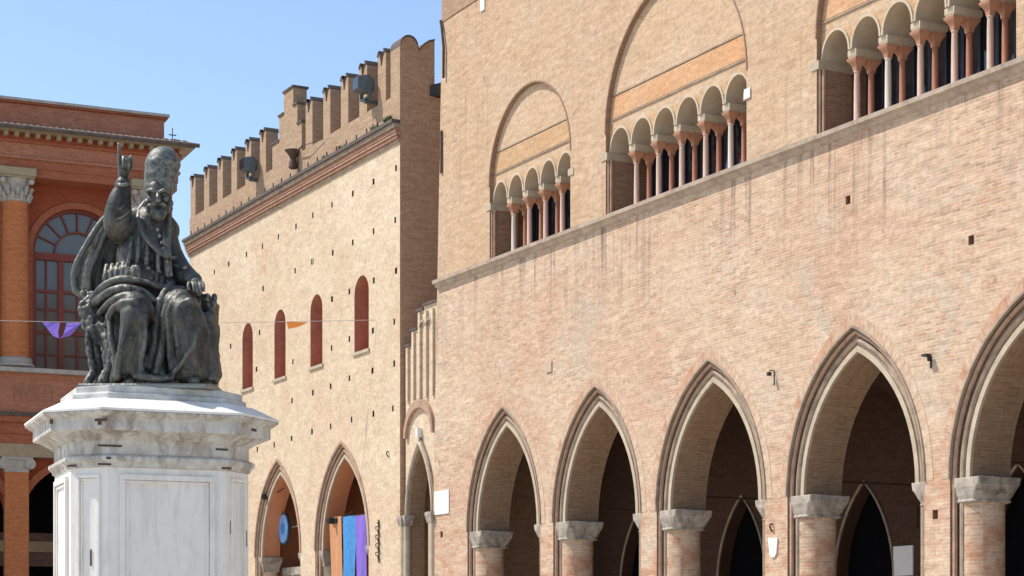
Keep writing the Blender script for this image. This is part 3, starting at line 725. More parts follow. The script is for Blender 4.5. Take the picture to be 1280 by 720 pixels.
# sill ledge, inscription band, lower entablature
TM().box(TL, TR+.3, -.55, YW, 12.36, 12.54).build('ledge', 'th_stone', TH)
TM().box(TL, TR+.05, -.30, YW+.6, 10.75, 12.355).build('inscription_band', 'th_attic', TH)
for z0, z1, y, mt in ((10.6, 10.74, -.5, 'coping'), (10.35, 10.595, -.42, 'th_brick'), (9.9, 10.345, -.28, 'th_brick'), (9.5, 9.895, -.22, 'th_brick'), (8.98, 9.495, -.24, 'th_cream')):
    TM().box(TL, TR+.05-.5-y*.5, y, YW+.6, z0, z1).build('lower_entablature_band', mt, TH)
cu = bpy.data.curves.new('lettering', 'FONT'); cu.body = 'MVSEO'; cu.size = 1.05; cu.extrude = .02
lo = bpy.data.objects.new('outline', cu); COL.objects.link(lo); dg = bpy.context.evaluated_depsgraph_get(); dg.update()
me = bpy.data.meshes.new_from_object(lo.evaluated_get(dg), depsgraph=dg); bpy.data.objects.remove(lo)
me.materials.clear(); me.materials.append(M['letter'])
lx0 = FT.loc(14, 497)[0]
sx_ = (FT.loc(64, 497)[0]-lx0)/max(v.co.x for v in me.vertices)
for v in me.vertices: v.co = (v.co.x*sx_+lx0-TX, -.31-v.co.z*.5, v.co.y+11.2)
boxuv(me); lo = bpy.data.objects.new('lettering', me); COL.objects.link(lo); lo.parent = TH
# giant order
def corinthian(cx, tx):
    cb = TM().lathe([(.56, 0), (.55, 1.5), (.53, 4.0), (.49, 6.15), (.52, 6.2), (.52, 6.26)], (cx, .32, 13.02), 24).build('column', 'th_col', TH, smooth=True)
    TM().lathe([(.66, 0), (.78, .06), (.78, .16), (.68, .22), (.66, .28), (.70, .33), (.66, .40), (.57, .44)], (cx, .32, 12.58), 24).build('column_base', 'th_stone', cb, smooth=True)
    mb = TM(); mb.lathe([(.50, 19.28), (.52, 19.4), (.50, 19.6), (.56, 20.0), (.66, 20.2)], (cx, .32, 0), 20)
    for row, (z, r0, n, h) in enumerate(((19.33, .53, 10, .32), (19.55, .55, 10, .36))):
        for k in range(n):
            a = 2*math.pi*(k+.5*row)/n; d = Vector((math.cos(a), math.sin(a), 0))
            p = Vector((cx, .32, z))+d*r0
            mb.tube([p, p+d*.06+Vector((0, 0, h*.55)), p+d*.15+Vector((0, 0, h*.9)), p+d*.20+Vector((0, 0, h*.72))], [.08, .09, .075, .035], 6)
    for sx in (-1, 1):
        for sy in (-1, 1): mb.ball((cx+sx*.56, .32+sy*.56, 20.08), .13, n=6)
    mb.build('capital', 'th_stone', cb, smooth=True)
    mb = TM(); mb.box(cx-.70, cx+.70, -.38, 1.02, 20.2, 20.28); mb.box(cx-.74, cx+.74, -.42, 1.06, 20.28, 20.60); mb.build('abacus', 'th_cream', cb, bevel=.03)
    TM().box(cx-.62, cx+.62, YW-.25, YW+.01, 12.56, 20.2).build('pilaster', 'th_brick', TH)
for c in CX: corinthian(c, 0)
TM().box(TR-.45, TR+.02, .1, YW+.7, 12.56, 20.3).build('corner_pier', 'th_brick', TH)
for z0, z1, y, mt in ((20.30, 20.62, -.16, 'th_brick'), (20.625, 20.98, -.20, 'th_brick'), (20.985, 21.08, -.28, 'th_attic'), (21.085, 21.62, -.20, 'th_attic'), (21.625, 21.72, -.3, 'th_brick')):
    TM().box(TL, TR-y, y, 8, z0, z1).build('entablature_band', mt, TH)
TM().box(TL, TR+.75, -.72, 8, 21.98, 22.08).build('cornice', 'th_cream', TH)
TM().box(TL, TR+.32, -.34, 8, 21.72, 21.98).build('cornice_bed', 'th_dark', TH)
md_ = MB().box(-.085, .085, -.62, -.345, 21.80, 21.975).build('modillion', 'th_cream', TH)
for i in range(60):
    l_ = (TR+.25-i*.42-TX, 0, 0)
    if i == 0: md_.location = l_
    else: copy_part(md_, TH, l_)
# tiled eaves: a sloping roof strip with rows of curved tiles
mb = TM(); mb.prism([(-.85, 22.085), (-.85, 22.13), (1.2, 22.66), (1.2, 22.085)], TL, TR+.85, axis='x'); mb.build('eaves_roof', 'coping', TH)
mb = TM()
for i in range(104):
    x = TR+.78-i*.26
    mb.tube([(x, -.9, 22.10), (x, .3, 22.44), (x, 1.15, 22.72)], .085, 6)
mb.build('roof_tiles', 'tile', TH, smooth=True)
TM().tube([(TL, -.95, 22.08), (TR+.9, -.95, 22.08)], .09, 8).build('gutter', 'coping', TH, smooth=True)
mb = TM()
for i in range(9):
    y = .2+i*.9; mb.tube([(TR+.88, y, 22.17), (TR+.1, y, 22.5)], .08, 6)
mb.build('roof_tiles', 'tile', TH, smooth=True)
TM().box(TL, TR-.05, 1.2, 8, 22.09, 23.58).build('attic_wall', 'th_attic', TH)
TM().box(TL, TR+.08, 1.07, 8.1, 23.585, 23.66).build('attic_moulding', 'th_brick', TH)
TM().box(TL, TR+.14, 1.0, 8.2, 23.665, 23.78).build('attic_coping', 'th_stone', TH)
mb = TM(); mb.box(TR+.22, TR+.25, .9, .93, 22.4, 23.2); mb.box(TR+.08, TR+.40, .9, .93, 22.88, 22.92); mb.build('iron_cross', 'iron', TH)
# ground floor arcade
GS = FT.loc(98, 655, .2)[1]; GH = WC-FT.loc(27, 655, .2)[0]
holes = [st(down(rarch(c, 2*GH, GS, 28), .05)) for c in BAYS]
slab('ground_floor_wall', st([(TL, 0), (TR, 0), (TR, 8.97), (TL, 8.97)]), holes, .2, 1.2, ['th_dark', 'th_dark'], TH)
for c in BAYS:
    TM().archring(rarch(c, 2*GH+.02, GS, 28), rarch(c, 2*GH+.6, GS, 28), .1, .22).build('arch_moulding', 'th_brick', TH)
    mb = TM(); mb.box(c-GH-.3, c-GH+.05, .06, .9, GS-.2, GS); mb.box(c+GH-.05, c+GH+.3, .06, .9, GS-.2, GS); mb.build('arch_impost', 'th_stone', TH)
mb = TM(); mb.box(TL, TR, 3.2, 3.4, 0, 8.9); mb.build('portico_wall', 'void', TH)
mb = TM(); mb.box(TL, TR-.3, 3.0, 3.18, 5.3, 5.75); mb.build('portico_band', 'th_cream', TH)
mb = TM(); mb.box(TL, TR-.3, 3.05, 3.19, 4.7, 5.29); mb.box(TL, TR-.3, 3.05, 3.19, 5.76, 6.1); mb.build('portico_panel', 'dark_brick', TH)
for c in CX:
    cb = TM().box(c-.47, c+.47, -.16, .21, 0, 8.36).build('pilaster', 'th_col', TH)
    mb = TM(); mb.box(c-.48, c+.48, -.18, .2, 8.36, 8.55); mb.box(c-.62, c+.62, -.26, .2, 8.86, 8.975)
    for sx in (-1, 1):
        mb.lathe([(.22, -.2), (.22, .2)], (0, 0, 0), 16)
        n_ = 2*16; 
        for k in range(len(mb.v)-n_, len(mb.v)):
            a, b_, cc = mb.v[k]; mb.v[k] = (c+sx*.52+a, -.05+cc, 8.70+b_)
    mb.box(c-.5, c+.5, -.2, .2, 8.55, 8.86); mb.build('capital', 'th_stone', cb)
mb = TM(); mb.box(TL, TR-.06, 8.0, 16, 0, 21.9); mb.box(TR-.5, TR-.06, 1.2, 8.0, 0, 20.3); mb.box(TL, TR-.06, 1.5, 8, 20.31, 22.0); mb.box(TL, TR-.5, 3.5, 3.8, 8.98, 20.3)
mb.build('rear_block', 'th_brick', TH)

# ------------------------------------------------------------------ pedestal
DEP = 22.0; PXC = (195-640)/FPX*DEP
ang = R(11.5)+math.atan2(.182, .983)                    # the front turns a little to the right
PE = empty('statue_pedestal', (PXC-.06, DEP, 0), ang, 'white octagonal stone pedestal with heavy stained cornice carrying the bronze statue', 'pedestal')
HWX, HWY, CH = 0.995, .92, .34
def octo(e, z):
    """plan of the pedestal pushed outwards by e"""
    k = math.tan(R(22.5)); x = HWX+e; y = HWY+e; c = CH+e*(1-k)*0+e*.586
    return [(-x+c, -y, z), (x-c, -y, z), (x, -y+c, z), (x, y-c, z), (x-c, y, z), (-x+c, y, z), (-x, y-c, z), (-x, -y+c, z)]
def octloft(mb, prof): mb.loft([octo(e, z) for e, z in prof])
mb = MB(); octloft(mb, [(.12, 0), (.12, .5), (.05, .58), (.0, .62), (0, 3.485)]); mb.build('shaft', 'marble', PE)
mb = MB(); octloft(mb, [(0.005, 3.486), (.03, 3.50), (.03, 3.525), (.07, 3.56), (.07, 3.60), (.02, 3.625)]); mb.build('lower_moulding', 'marble_worn', PE, bevel=.008)
mb = MB(); octloft(mb, [(.01, 3.626), (.01, 3.77), (.04, 3.785), (.06, 3.80), (.15, 3.855), (.20, 3.87), (.235, 3.875), (.235, 4.0), (.27, 4.015), (.30, 4.04), (.32, 4.045), (.32, 4.07)]); mb.build('cornice', 'marble_worn', PE, bevel=.008)
mb = MB(); octloft(mb, [(.325, 4.071), (.325, 4.095), (.05, 4.232), (.0, 4.233)]); mb.build('coping_slope', 'marble', PE)
mb = MB(); octloft(mb, [(-.02, 4.234), (-.02, 4.30), (-.06, 4.31), (-.06, 4.386)]); mb.build('top_step', 'grey_stone', PE, bevel=.012)
def panel(p, q, z0, z1, wd=.05, inset=.12, prot=.022):
    """moulded frame on the face from p to q"""
    p, q = Vector(p), Vector(q); d = (q-p).normalized(); n = Vector((d.y, -d.x, 0)); L = (q-p).length
    mb = MB()
    def bar(a0, a1, b0, b1, h):
        vs = []
        for dd in (0.0, h):
            for (a, b) in ((a0, b0), (a1, b0), (a1, b1), (a0, b1)):
                v = p+d*a+n*(dd-.004*(dd == 0)); vs.append((v.x, v.y, b))
        mb.add(vs, [(0, 1, 2, 3), (4, 7, 6, 5), (0, 4, 5, 1), (1, 5, 6, 2), (2, 6, 7, 3), (3, 7, 4, 0)])
    for ins, w_, h in ((inset, wd, prot), (inset+wd+.004, wd*.6, prot*.55)):
        a0, a1, b0, b1 = ins, L-ins, z0+ins-inset, z1-ins+inset
        if a1-a0 < .08: continue
        bar(a0, a1, b1-w_, b1, h); bar(a0, a1, b0, b0+w_, h); bar(a0, a0+w_, b0+w_, b1-w_, h); bar(a1-w_, a1, b0+w_, b1-w_, h)
    mb.build('panel_frame', 'marble', PE, bevel=.006)
O = octo(0, 0)
panel(O[0], O[1], .9, 3.41, .06, .13, .04); panel(O[7], O[0], .9, 3.41, .04, .09, .03); panel(O[1], O[2], .9, 3.41, .04, .09, .03); panel(O[6], O[7], .9, 3.41, .06, .16, .04); panel(O[2], O[3], .9, 3.41, .06, .16, .04)
for (face, t, e, z, w_, h) in ((7, .97, .236, 3.97, .15, .03), (7, .95, .236, 3.935, .05, .04), (0, .02, .012, 3.715, .26, .022), (0, .02, .071, 3.575, .05, .025), (0, .96, .012, 3.72, .14, .022), (1, .45, .236, 3.95, .10, .03),
                               (7, .55, .002, 2.50, .018, .18), (1, .2, .002, 2.86, .016, .15), (1, .9, .002, 2.75, .018, .18), (0, -.02, .032, 3.51, .14, .022), (0, .99, .031, 3.51, .11, .022), (7, .1, .031, 3.51, .12, .02), (7, .02, .236, 3.98, .04, .05)):
    A, B = Vector(octo(e, z)[face]), Vector(octo(e, z)[(face+1) % 8]); d = (B-A).normalized(); n = Vector((d.y, -d.x, 0)); c = A+(B-A)*t
    mb = MB(); vs = []
    for dd in (-.01, .006):
        for a, b in ((-w_/2, -h/2), (w_/2, -h/2), (w_/2, h/2), (-w_/2, h/2)):
            v = c+d*a+n*dd; vs.append((v.x, v.y, z+b))
    mb.add(vs, [(0, 1, 2, 3), (4, 7, 6, 5), (0, 4, 5, 1), (1, 5, 6, 2), (2, 6, 7, 3), (3, 7, 4, 0)]).build('iron_clamp', 'iron', PE)

# ------------------------------------------------------------------ bronze statue
ZB = 4.387
ST = empty('bronze_statue', (PXC, DEP, ZB), 0, 'dark bronze statue of a seated bearded man in tall tiara raising his right hand', 'statue')
def S(px, py, dy):
    d = DEP+dy
    return Vector(((px-640)/FPX*d-PXC, dy, CZ+(HY-py)/FPX*d-ZB))
class Clay:
    """soft solid shapes that are blended into one continuous surface"""
    def __init__(s): s.p = []
    def seg(s, P, r, k): s.p.append(('s', np.array([tuple(q) for q in P]), np.array(r), k))
    def box(s, x0, x1, y0, y1, z0, z1, k=.012): s.p.append(('b', np.array([(x0+x1)/2, (y0+y1)/2, (z0+z1)/2]), np.array([abs(x1-x0)/2, abs(y1-y0)/2, abs(z1-z0)/2]), k))
def chain(mb, pts, sub=4, n=12, k=.014):
    """a rounded tapering limb or fold through (px, py, depth, radius)"""
    P = [S(*p[:3]) for p in pts]; rr = [p[3] for p in pts]; m = len(P); out = []; ro = []
    for i in range(m-1):
        p0, p1, p2, p3 = P[max(i-1, 0)], P[i], P[i+1], P[min(i+2, m-1)]
        for j in range(sub):
            t = j/sub
            out.append(.5*((2*p1)+(p2-p0)*t+(2*p0-5*p1+4*p2-p3)*t*t+(3*p1-p0-3*p2+p3)*t**3)); ro.append(rr[i]*(1-t)+rr[i+1]*t)
    mb.seg(out+[P[-1]], ro+[rr[-1]], k)
def ell(mb, px, py, dy, rx, ry, rz, k=.014):
    mb.p.append(('e', np.array(tuple(S(px, py, dy))), np.array([rx, ry, rz]), k))
def sculpt(name, clay, mat, parent, vox=.011, amp=.0, fold=0):
    lo = np.full(3, 1e9); hi = np.full(3, -1e9)
    for t, a, r, k in clay.p:
        e = r.max() if t == 's' else r
        lo = np.minimum(lo, (a.min(0) if t == 's' else a)-e); hi = np.maximum(hi, (a.max(0) if t == 's' else a)+e)
    lo -= 4*vox; hi += 4*vox; lo[2] = max(lo[2], 0.0); N = np.ceil((hi-lo)/vox).astype(int)+1
    F = np.full(N, 1.0, np.float32)
    for t, a, r, k in clay.p:
        pad = k+3*vox; e = r.max() if t == 's' else r
        l = np.clip(np.floor(((a.min(0) if t == 's' else a)-e-pad-lo)/vox).astype(int), 0, N-1)
        h = np.clip(np.ceil(((a.max(0) if t == 's' else a)+e+pad-lo)/vox).astype(int)+1, 1, N)
        if (h <= l).any(): continue
        ax = [lo[i]+vox*np.arange(l[i], h[i]) for i in range(3)]
        X = np.stack(np.meshgrid(*ax, indexing='ij'), -1)
        if t == 'e':
            q = (X-a)/r; n1 = np.linalg.norm(q, axis=-1); n2 = np.linalg.norm(q/r, axis=-1)+1e-9; d = n1*(n1-1)/n2
        elif t == 'b':
            q = np.abs(X-a)-r+.02; d = np.linalg.norm(np.maximum(q, 0), axis=-1)+np.minimum(q.max(-1), 0)-.02
        else:
            d = np.full(X.shape[:3], 9.0)
            for i in range(len(a)-1):
                ab = a[i+1]-a[i]; u = np.clip(((X-a[i])@ab)/max(ab@ab, 1e-12), 0, 1)
                d = np.minimum(d, np.linalg.norm(X-a[i]-u[..., None]*ab, axis=-1)-(r[i]*(1-u)+r[i+1]*u))
        sl_ = tuple(slice(l[i], h[i]) for i in range(3)); G = F[sl_]
        hh = np.clip(.5+.5*(G-d)/k, 0, 1); F[sl_] = G*(1-hh)+d*hh-k*hh*(1-hh)
    F[:, :, 0] = np.maximum(F[:, :, 0], .001)
    # surface nets
    I = F < 0; c = [slice(None, -1), slice(1, None)]
    cor = [(i, j, m) for i in (0, 1) for j in (0, 1) for m in (0, 1)]
    cnt = sum(I[c[i], c[j], c[m]].astype(np.int8) for i, j, m in cor)
    act = (cnt > 0) & (cnt < 8); idx = np.full(act.shape, -1, np.int64); cells = np.argwhere(act); idx[act] = np.arange(len(cells))
    acc = np.zeros((len(cells), 3)); num = np.zeros(len(cells))
    vals = {q: F[cells[:, 0]+q[0], cells[:, 1]+q[1], cells[:, 2]+q[2]] for q in cor}
    for q in cor:
        for d_ in range(3):
            if q[d_] == 0:
                q2 = tuple(q[i]+(i == d_) for i in range(3)); f0, f1 = vals[q], vals[q2]; m = (f0 < 0) != (f1 < 0)
                t = np.where(m, f0/np.where(m, f0-f1, 1), 0); p = np.array(q, float)[None]+np.zeros((len(cells), 3)); p[:, d_] += t
                acc[m] += p[m]; num[m] += 1
    V = lo+vox*(cells+acc/num[:, None]); Q = []
    for d_ in range(3):
        u, v = (d_+1) % 3, (d_+2) % 3
        A = np.take(I, range(I.shape[d_]-1), d_); B = np.take(I, range(1, I.shape[d_]), d_)
        E_ = np.argwhere(A != B); E_ = E_[(E_[:, u] > 0) & (E_[:, v] > 0) & (E_[:, u] < I.shape[u]-1) & (E_[:, v] < I.shape[v]-1)]
        du = np.zeros(3, int); du[u] = 1; dv = np.zeros(3, int); dv[v] = 1
        g_ = lambda O: idx[O[:, 0], O[:, 1], O[:, 2]]
        q = np.stack([g_(E_-du-dv), g_(E_-dv), g_(E_), g_(E_-du)], 1)
        fl = ~I[E_[:, 0], E_[:, 1], E_[:, 2]]; q[fl] = q[fl][:, ::-1]; Q.append(q)
    Q = np.concatenate(Q); Q = Q[(Q >= 0).all(1)]
    me = bpy.data.meshes.new(name); me.from_pydata(V.tolist(), [], Q.tolist()); me.update()
    if amp or fold:
        out = []
        for v in me.vertices:
            c_ = v.co; d = amp*mnoise.noise(c_*9)+amp*.6*mnoise.noise(c_*21)
            if fold:
                q = mnoise.noise(Vector((c_.x*2.2, c_.y*2.2, c_.z*1.1)))
                d += fold*math.sin((c_.x*1.0+c_.y*.5)*34+q*9)*max(0, 1-abs(v.normal.z)*1.1)
            out += list(c_+v.normal*d)
        me.vertices.foreach_set('co', out); me.update()
    me.materials.append(M[mat]); me.shade_smooth()
    o = bpy.data.objects.new(name, me); COL.objects.link(o); o.parent = parent
    return o

# --- the figure: head, trunk, arms, hands, legs, feet in one surface
f = Clay()
chain(f, [(190, 372, .20, .33), (184, 335, .16, .335), (188, 300, .12, .30), (192, 280, .08, .22)])
chain(f, [(163, 280, .10, .17), (190, 274, .08, .17), (207, 288, .10, .16)])
chain(f, [(196, 276, .02, .13), (198, 255, -.04, .125)])
# head
ell(f, 198, 243, -.07, .138, .17, .20)
ell(f, 197, 254, -.12, .115, .12, .12)
chain(f, [(184, 239, -.205, .022), (190, 238, -.235, .027), (195, 240, -.245, .02)]); chain(f, [(200, 240, -.245, .02), (205, 238, -.235, .027), (210, 239, -.205, .022)])
chain(f, [(197.5, 241, -.25, .018), (197.5, 247, -.285, .026), (197.5, 250.5, -.295, .032)])
ell(f, 188.5, 249, -.195, .04, .04, .04); ell(f, 206.5, 249, -.195, .04, .04, .04)
ell(f, 190.5, 243, -.217, .02, .017, .013); ell(f, 204.5, 243, -.217, .02, .017, .013)
chain(f, [(187, 262, -.20, .024), (191, 256, -.25, .028), (197.5, 254, -.265, .024), (204, 256, -.25, .028), (208, 262, -.20, .024)])
for px, py, dy, r_ in ((188, 261, -.19, .05), (193, 265, -.22, .055), (198, 268, -.235, .055), (203, 265, -.22, .055), (208, 261, -.19, .05), (198, 272, -.22, .04), (194, 270, -.22, .04), (202, 270, -.22, .04), (184, 254, -.14, .045), (212, 254, -.14, .045)):
    ell(f, px, py, dy, r_, r_*.8, r_*1.15)
ell(f, 184, 248, -.06, .022, .035, .05); ell(f, 212, 248, -.06, .022, .035, .05)
# raised right arm with a wide sleeve
chain(f, [(166, 283, .06, .19), (154, 289, -.06, .165), (146, 281, -.16, .15), (148, 263, -.20, .15), (150, 249, -.21, .125), (153, 239, -.22, .095), (154, 230, -.23, .085)])
chain(f, [(154, 232, -.23, .062), (154, 222, -.23, .056), (154.5, 216, -.23, .062)])
for a in ((140, 262, 160, 252), (138, 273, 163, 264)):
    chain(f, [(a[0]+1, a[1], -.24, .012), ((a[0]+a[2])/2, (a[1]+a[3])/2+4, -.335, .014), (a[2]-1, a[3], -.26, .01)], k=.03)
chain(f, [(146, 230, -.23, .02), (150, 232, -.31, .024), (158, 231, -.31, .024), (162, 228, -.23, .02)])
# hand: palm, index raised, three curled fingers, thumb to the side
ell(f, 154.5, 211, -.24, .066, .048, .085)
chain(f, [(150, 206, -.25, .026), (149.2, 196, -.265, .022), (148.6, 187, -.265, .019), (148.2, 179.5, -.26, .015)], n=10)
for bx, tx, l in ((154, 154.5, 0), (158, 158, 1), (161.5, 161, 2.5)):
    chain(f, [(bx, 204+l, -.25, .024), (bx+.2, 197.5+l, -.275, .024), (tx, 198+l, -.325, .022), (tx, 204+l, -.34, .020), (tx-.3, 208+l, -.315, .017)], n=10)
chain(f, [(160, 214, -.25, .030), (163.5, 207, -.29, .025), (164, 200, -.31, .021), (163.5, 195.5, -.315, .017)], n=10)
# left arm with sleeve, hand resting on the knee over a book
chain(f, [(205, 290, .10, .15), (211, 312, .06, .14), (221, 333, -.02, .14), (234, 346, -.18, .115), (243, 350, -.30, .085)])
for a in ((205, 316, 222, 322), (212, 329, 232, 332), (222, 339, 240, 340)):
    chain(f, [(a[0], a[1], -.10, .02), ((a[0]+a[2])/2, (a[1]+a[3])/2+3, -.20, .024), (a[2], a[3], -.08, .018)])
ell(f, 244, 352, -.40, .075, .085, .045)
for k, (dx, l) in enumerate(((-5, 0), (-1.5, 1), (2.5, .8), (6, -.5))):
    chain(f, [(245+dx, 352, -.44, .022), (247+dx*1.1, 355, -.50, .020), (248+dx*1.15, 360+l, -.53, .018), (248+dx*1.15, 364+l, -.53, .014)], n=8)
chain(f, [(238, 351, -.43, .022), (235.5, 356, -.49, .019), (236, 361, -.52, .015)], n=8)
# legs and shoes
chain(f, [(176, 385, .05, .20), (170, 390, -.30, .19), (168, 394, -.60, .155), (166, 420, -.60, .135), (164, 458, -.52, .11), (164, 470, -.52, .07)])
chain(f, [(206, 382, .05, .20), (222, 386, -.28, .19), (231, 391, -.52, .165), (234, 420, -.52, .14), (236, 456, -.46, .11), (237, 470, -.46, .07)])
chain(f, [(163, 475, -.50, .055), (163, 477, -.60, .06), (162, 479, -.69, .05)]); chain(f, [(238, 473, -.46, .06), (241, 475, -.58, .065), (244, 477, -.68, .05)])
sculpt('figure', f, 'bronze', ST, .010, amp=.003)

# --- robe: lap, knees and hems with deep folds
r = Clay()
chain(r, [(150, 372, .0, .17), (185, 372, -.05, .2), (222, 372, .0, .18)])
chain(r, [(178, 378, -.02, .20), (172, 386, -.32, .20), (169, 391, -.60, .165), (167, 410, -.615, .155), (165, 435, -.59, .15), (163, 458, -.54, .155)])
chain(r, [(208, 376, -.02, .20), (222, 381, -.28, .20), (231, 389, -.53, .185), (236, 412, -.53, .19), (239, 440, -.50, .21), (240, 462, -.47, .20)])
chain(r, [(199, 385, -.25, .12), (198, 420, -.28, .13), (196, 460, -.30, .13)])
chain(r, [(258, 400, -.25, .09), (260, 435, -.25, .10), (261, 466, -.25, .10)])
chain(r, [(150, 400, -.20, .10), (146, 435, -.22, .10), (147, 468, -.25, .10)])
F_ = [  # cloth folds: crossing the lap, round the knees, down the shins
 [(112, 378, -.10, .035), (128, 360, -.22, .05), (150, 350, -.30, .055), (180, 352, -.34, .045), (208, 360, -.36, .04), (232, 362, -.36, .03)],
 [(114, 384, -.12, .03), (130, 370, -.30, .05), (152, 361, -.42, .055), (176, 364, -.46, .045), (192, 374, -.46, .03)],
 [(124, 392, -.2, .03), (138, 378, -.42, .042), (156, 370, -.55, .05), (174, 372, -.60, .045), (187, 382, -.58, .035), (191, 396, -.50, .03)],
 [(133, 405, -.28, .035), (141, 388, -.50, .045), (153, 379, -.66, .045), (168, 377, -.72, .04)],
 [(213, 356, -.36, .04), (203, 372, -.44, .05), (197, 395, -.46, .05), (193, 425, -.46, .05), (186, 458, -.50, .055)],
 [(228, 362, -.40, .035), (212, 376, -.52, .045), (205, 400, -.54, .045), (203, 430, -.52, .045), (196, 466, -.52, .06)],
 [(246, 364, -.36, .035), (226, 370, -.56, .045), (214, 384, -.62, .045), (211, 405, -.62, .04), (214, 440, -.58, .045), (218, 470, -.58, .06)],
 [(236, 376, -.68, .035), (224, 384, -.70, .035), (219, 402, -.69, .032), (222, 430, -.66, .03)],
 [(238, 378, -.68, .03), (251, 392, -.62, .035), (257, 415, -.55, .038), (258, 445, -.50, .045), (263, 472, -.50, .055)],
 
 
 
 
 [(246, 412, -.66, .03), (242, 430, -.71, .026), (230, 450, -.69, .028), (214, 470, -.64, .035)],
 [(157, 398, -.73, .022), (153, 420, -.74, .03), (150, 445, -.70, .035), (146, 470, -.66, .05)],
 [(181, 396, -.70, .026), (181, 425, -.70, .03), (176, 450, -.68, .035), (178, 472, -.66, .05)],
 
 [(128, 400, -.15, .05), (132, 425, -.25, .05), (138, 450, -.32, .05), (132, 474, -.36, .055)],
 [(137, 398, -.40, .04), (139, 425, -.48, .04), (146, 450, -.52, .04), (142, 474, -.52, .05)],
 [(193, 400, -.40, .04), (196, 430, -.42, .04), (205, 470, -.5, .05)],
 [(264, 390, -.2, .05), (267, 420, -.22, .05), (268, 450, -.24, .055), (269, 474, -.26, .055)],
 
 [(170, 470, -.66, .045), (185, 472, -.70, .04), (200, 474, -.68, .045), (212, 473, -.66, .04)],
]
for n_, q in enumerate(F_): chain(r, q, sub=5, k=.06 if n_ < 4 else .04)
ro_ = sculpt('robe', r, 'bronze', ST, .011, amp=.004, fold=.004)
# --- surplice over chest and hips with its lace hem
r = Clay()
chain(r, [(184, 352, .12, .36), (181, 325, .10, .33), (186, 298, .05, .25)])
for k in range(13):
    t = k/12; px = 134+t*84; py = 345-8*math.sin(t*math.pi)+t*10; dy = -.10-.20*math.sin(math.pi*min(1, t*1.05))
    chain(r, [(px, py-12, dy+.05, .03), (px-1, py-4, dy-.01, .04), (px-2, py+4, dy-.02, .035)], k=.03)
    if k % 2: ell(r, px+2, py-7, dy-.03, .035, .03, .03)
for (a, b, c_, d_) in ((165, 296, 158, 338), (174, 292, 170, 336), (184, 300, 182, 336), (196, 305, 198, 338), (205, 310, 210, 340)):
    chain(r, [(a, b, -.18, .02), ((a+c_)/2+1, (b+d_)/2, -.28, .026), (c_, d_, -.27, .024)], n=8)
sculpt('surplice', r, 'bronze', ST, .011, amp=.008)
# --- cope: from the neck down over both shoulders, spreading to the left
r = Clay()
tops = [(172, 262, .10), (166, 264, .12), (160, 266, .14), (155, 268, .16), (150, 272, .18)]
for i in range(13):
    t = i/12
    bx = 95+t*42; by = 362+3*math.sin(t*9)+(-5 if t > .8 else 0)
    mx = 106+t*38; my = 316+t*8; w_ = math.sin(t*12.5)
    chain(r, [(160-t*2, 266+t*6, .14, .05), (134+t*20, 282+t*10, .18, .055), (mx, my, .19+.03*w_, .05), (bx, by, .17+.035*w_, .045)], k=.06)
chain(r, [(166, 262, .05, .05), (144, 267, .06, .035), (128, 276, .06, .035), (110, 303, .04, .035), (94, 334, .02, .034), (94, 360, .04, .036), (107, 367, .06, .035)], n=8)
chain(r, [(134, 288, .06, .03), (122, 316, .05, .035), (112, 340, .05, .035), (112, 364, .08, .035)], n=8)
chain(r, [(209, 268, .08, .045), (211, 290, .14, .045), (217, 315, .18, .05), (229, 340, .2, .06), (248, 374, .2, .08)])
chain(r, [(182, 310, .36, .20), (180, 350, .40, .30), (185, 400, .45, .36)])
# collar and the broad embroidered edges on the breast
for d_, e_ in ((0, 0), (4.5, 2), (9, 4)):
    chain(r, [(181+d_, 254+e_, .02, .035), (174+d_, 266+e_, -.04, .033), (174+d_, 280+e_, -.15, .03), (182+d_, 297+e_, -.24, .028), (194+d_, 311+e_, -.29, .026), (206+d_*.5, 321+e_*.5, -.29, .022)], k=.025)
for d_ in (0, 4.5):
    chain(r, [(210-d_, 260, .03, .035), (211-d_, 270, -.02, .033), (210-d_, 290, -.11, .03), (210-d_, 310, -.19, .03), (212-d_, 330, -.25, .026), (214-d_, 344, -.27, .022)], k=.025)
chain(r, [(183, 258, .08, .05), (198, 263, .12, .07), (211, 261, .08, .05)])
ell(r, 209, 318, -.32, .05, .04, .065)
for k in range(6): ell(r, 197+k*2.4, 287+k*8, -.27-.01*k, .02, .025, .026)
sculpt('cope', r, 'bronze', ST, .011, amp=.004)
# --- tiara
t_ = MB(); prof = []
cz = S(200, 238, -.04); top = S(205.5, 183, -.04)
rings = []
for k, (py, r_, cx_) in enumerate(((240, .165, 199.5), (238, .178, 199.8), (234, .180, 200), (232, .175, 200.3), (224, .186, 201), (222, .193, 201.3), (218, .194, 201.8), (216, .190, 202), (209, .198, 203), (207, .204, 203.2), (204, .203, 203.5), (202, .196, 203.6), (196, .180, 204), (191, .150, 204.4), (187, .112, 204.6), (184.3, .065, 205), (183, .02, 205))):
    c = S(cx_, py, -.03); rings.append([(c.x+r_*math.cos(2*math.pi*j/40), c.y+r_*math.sin(2*math.pi*j/40)*1.02, c.z) for j in range(40)])
t_.loft(rings); ti = t_.build('tiara', 'bronze_tiara', ST, smooth=True)
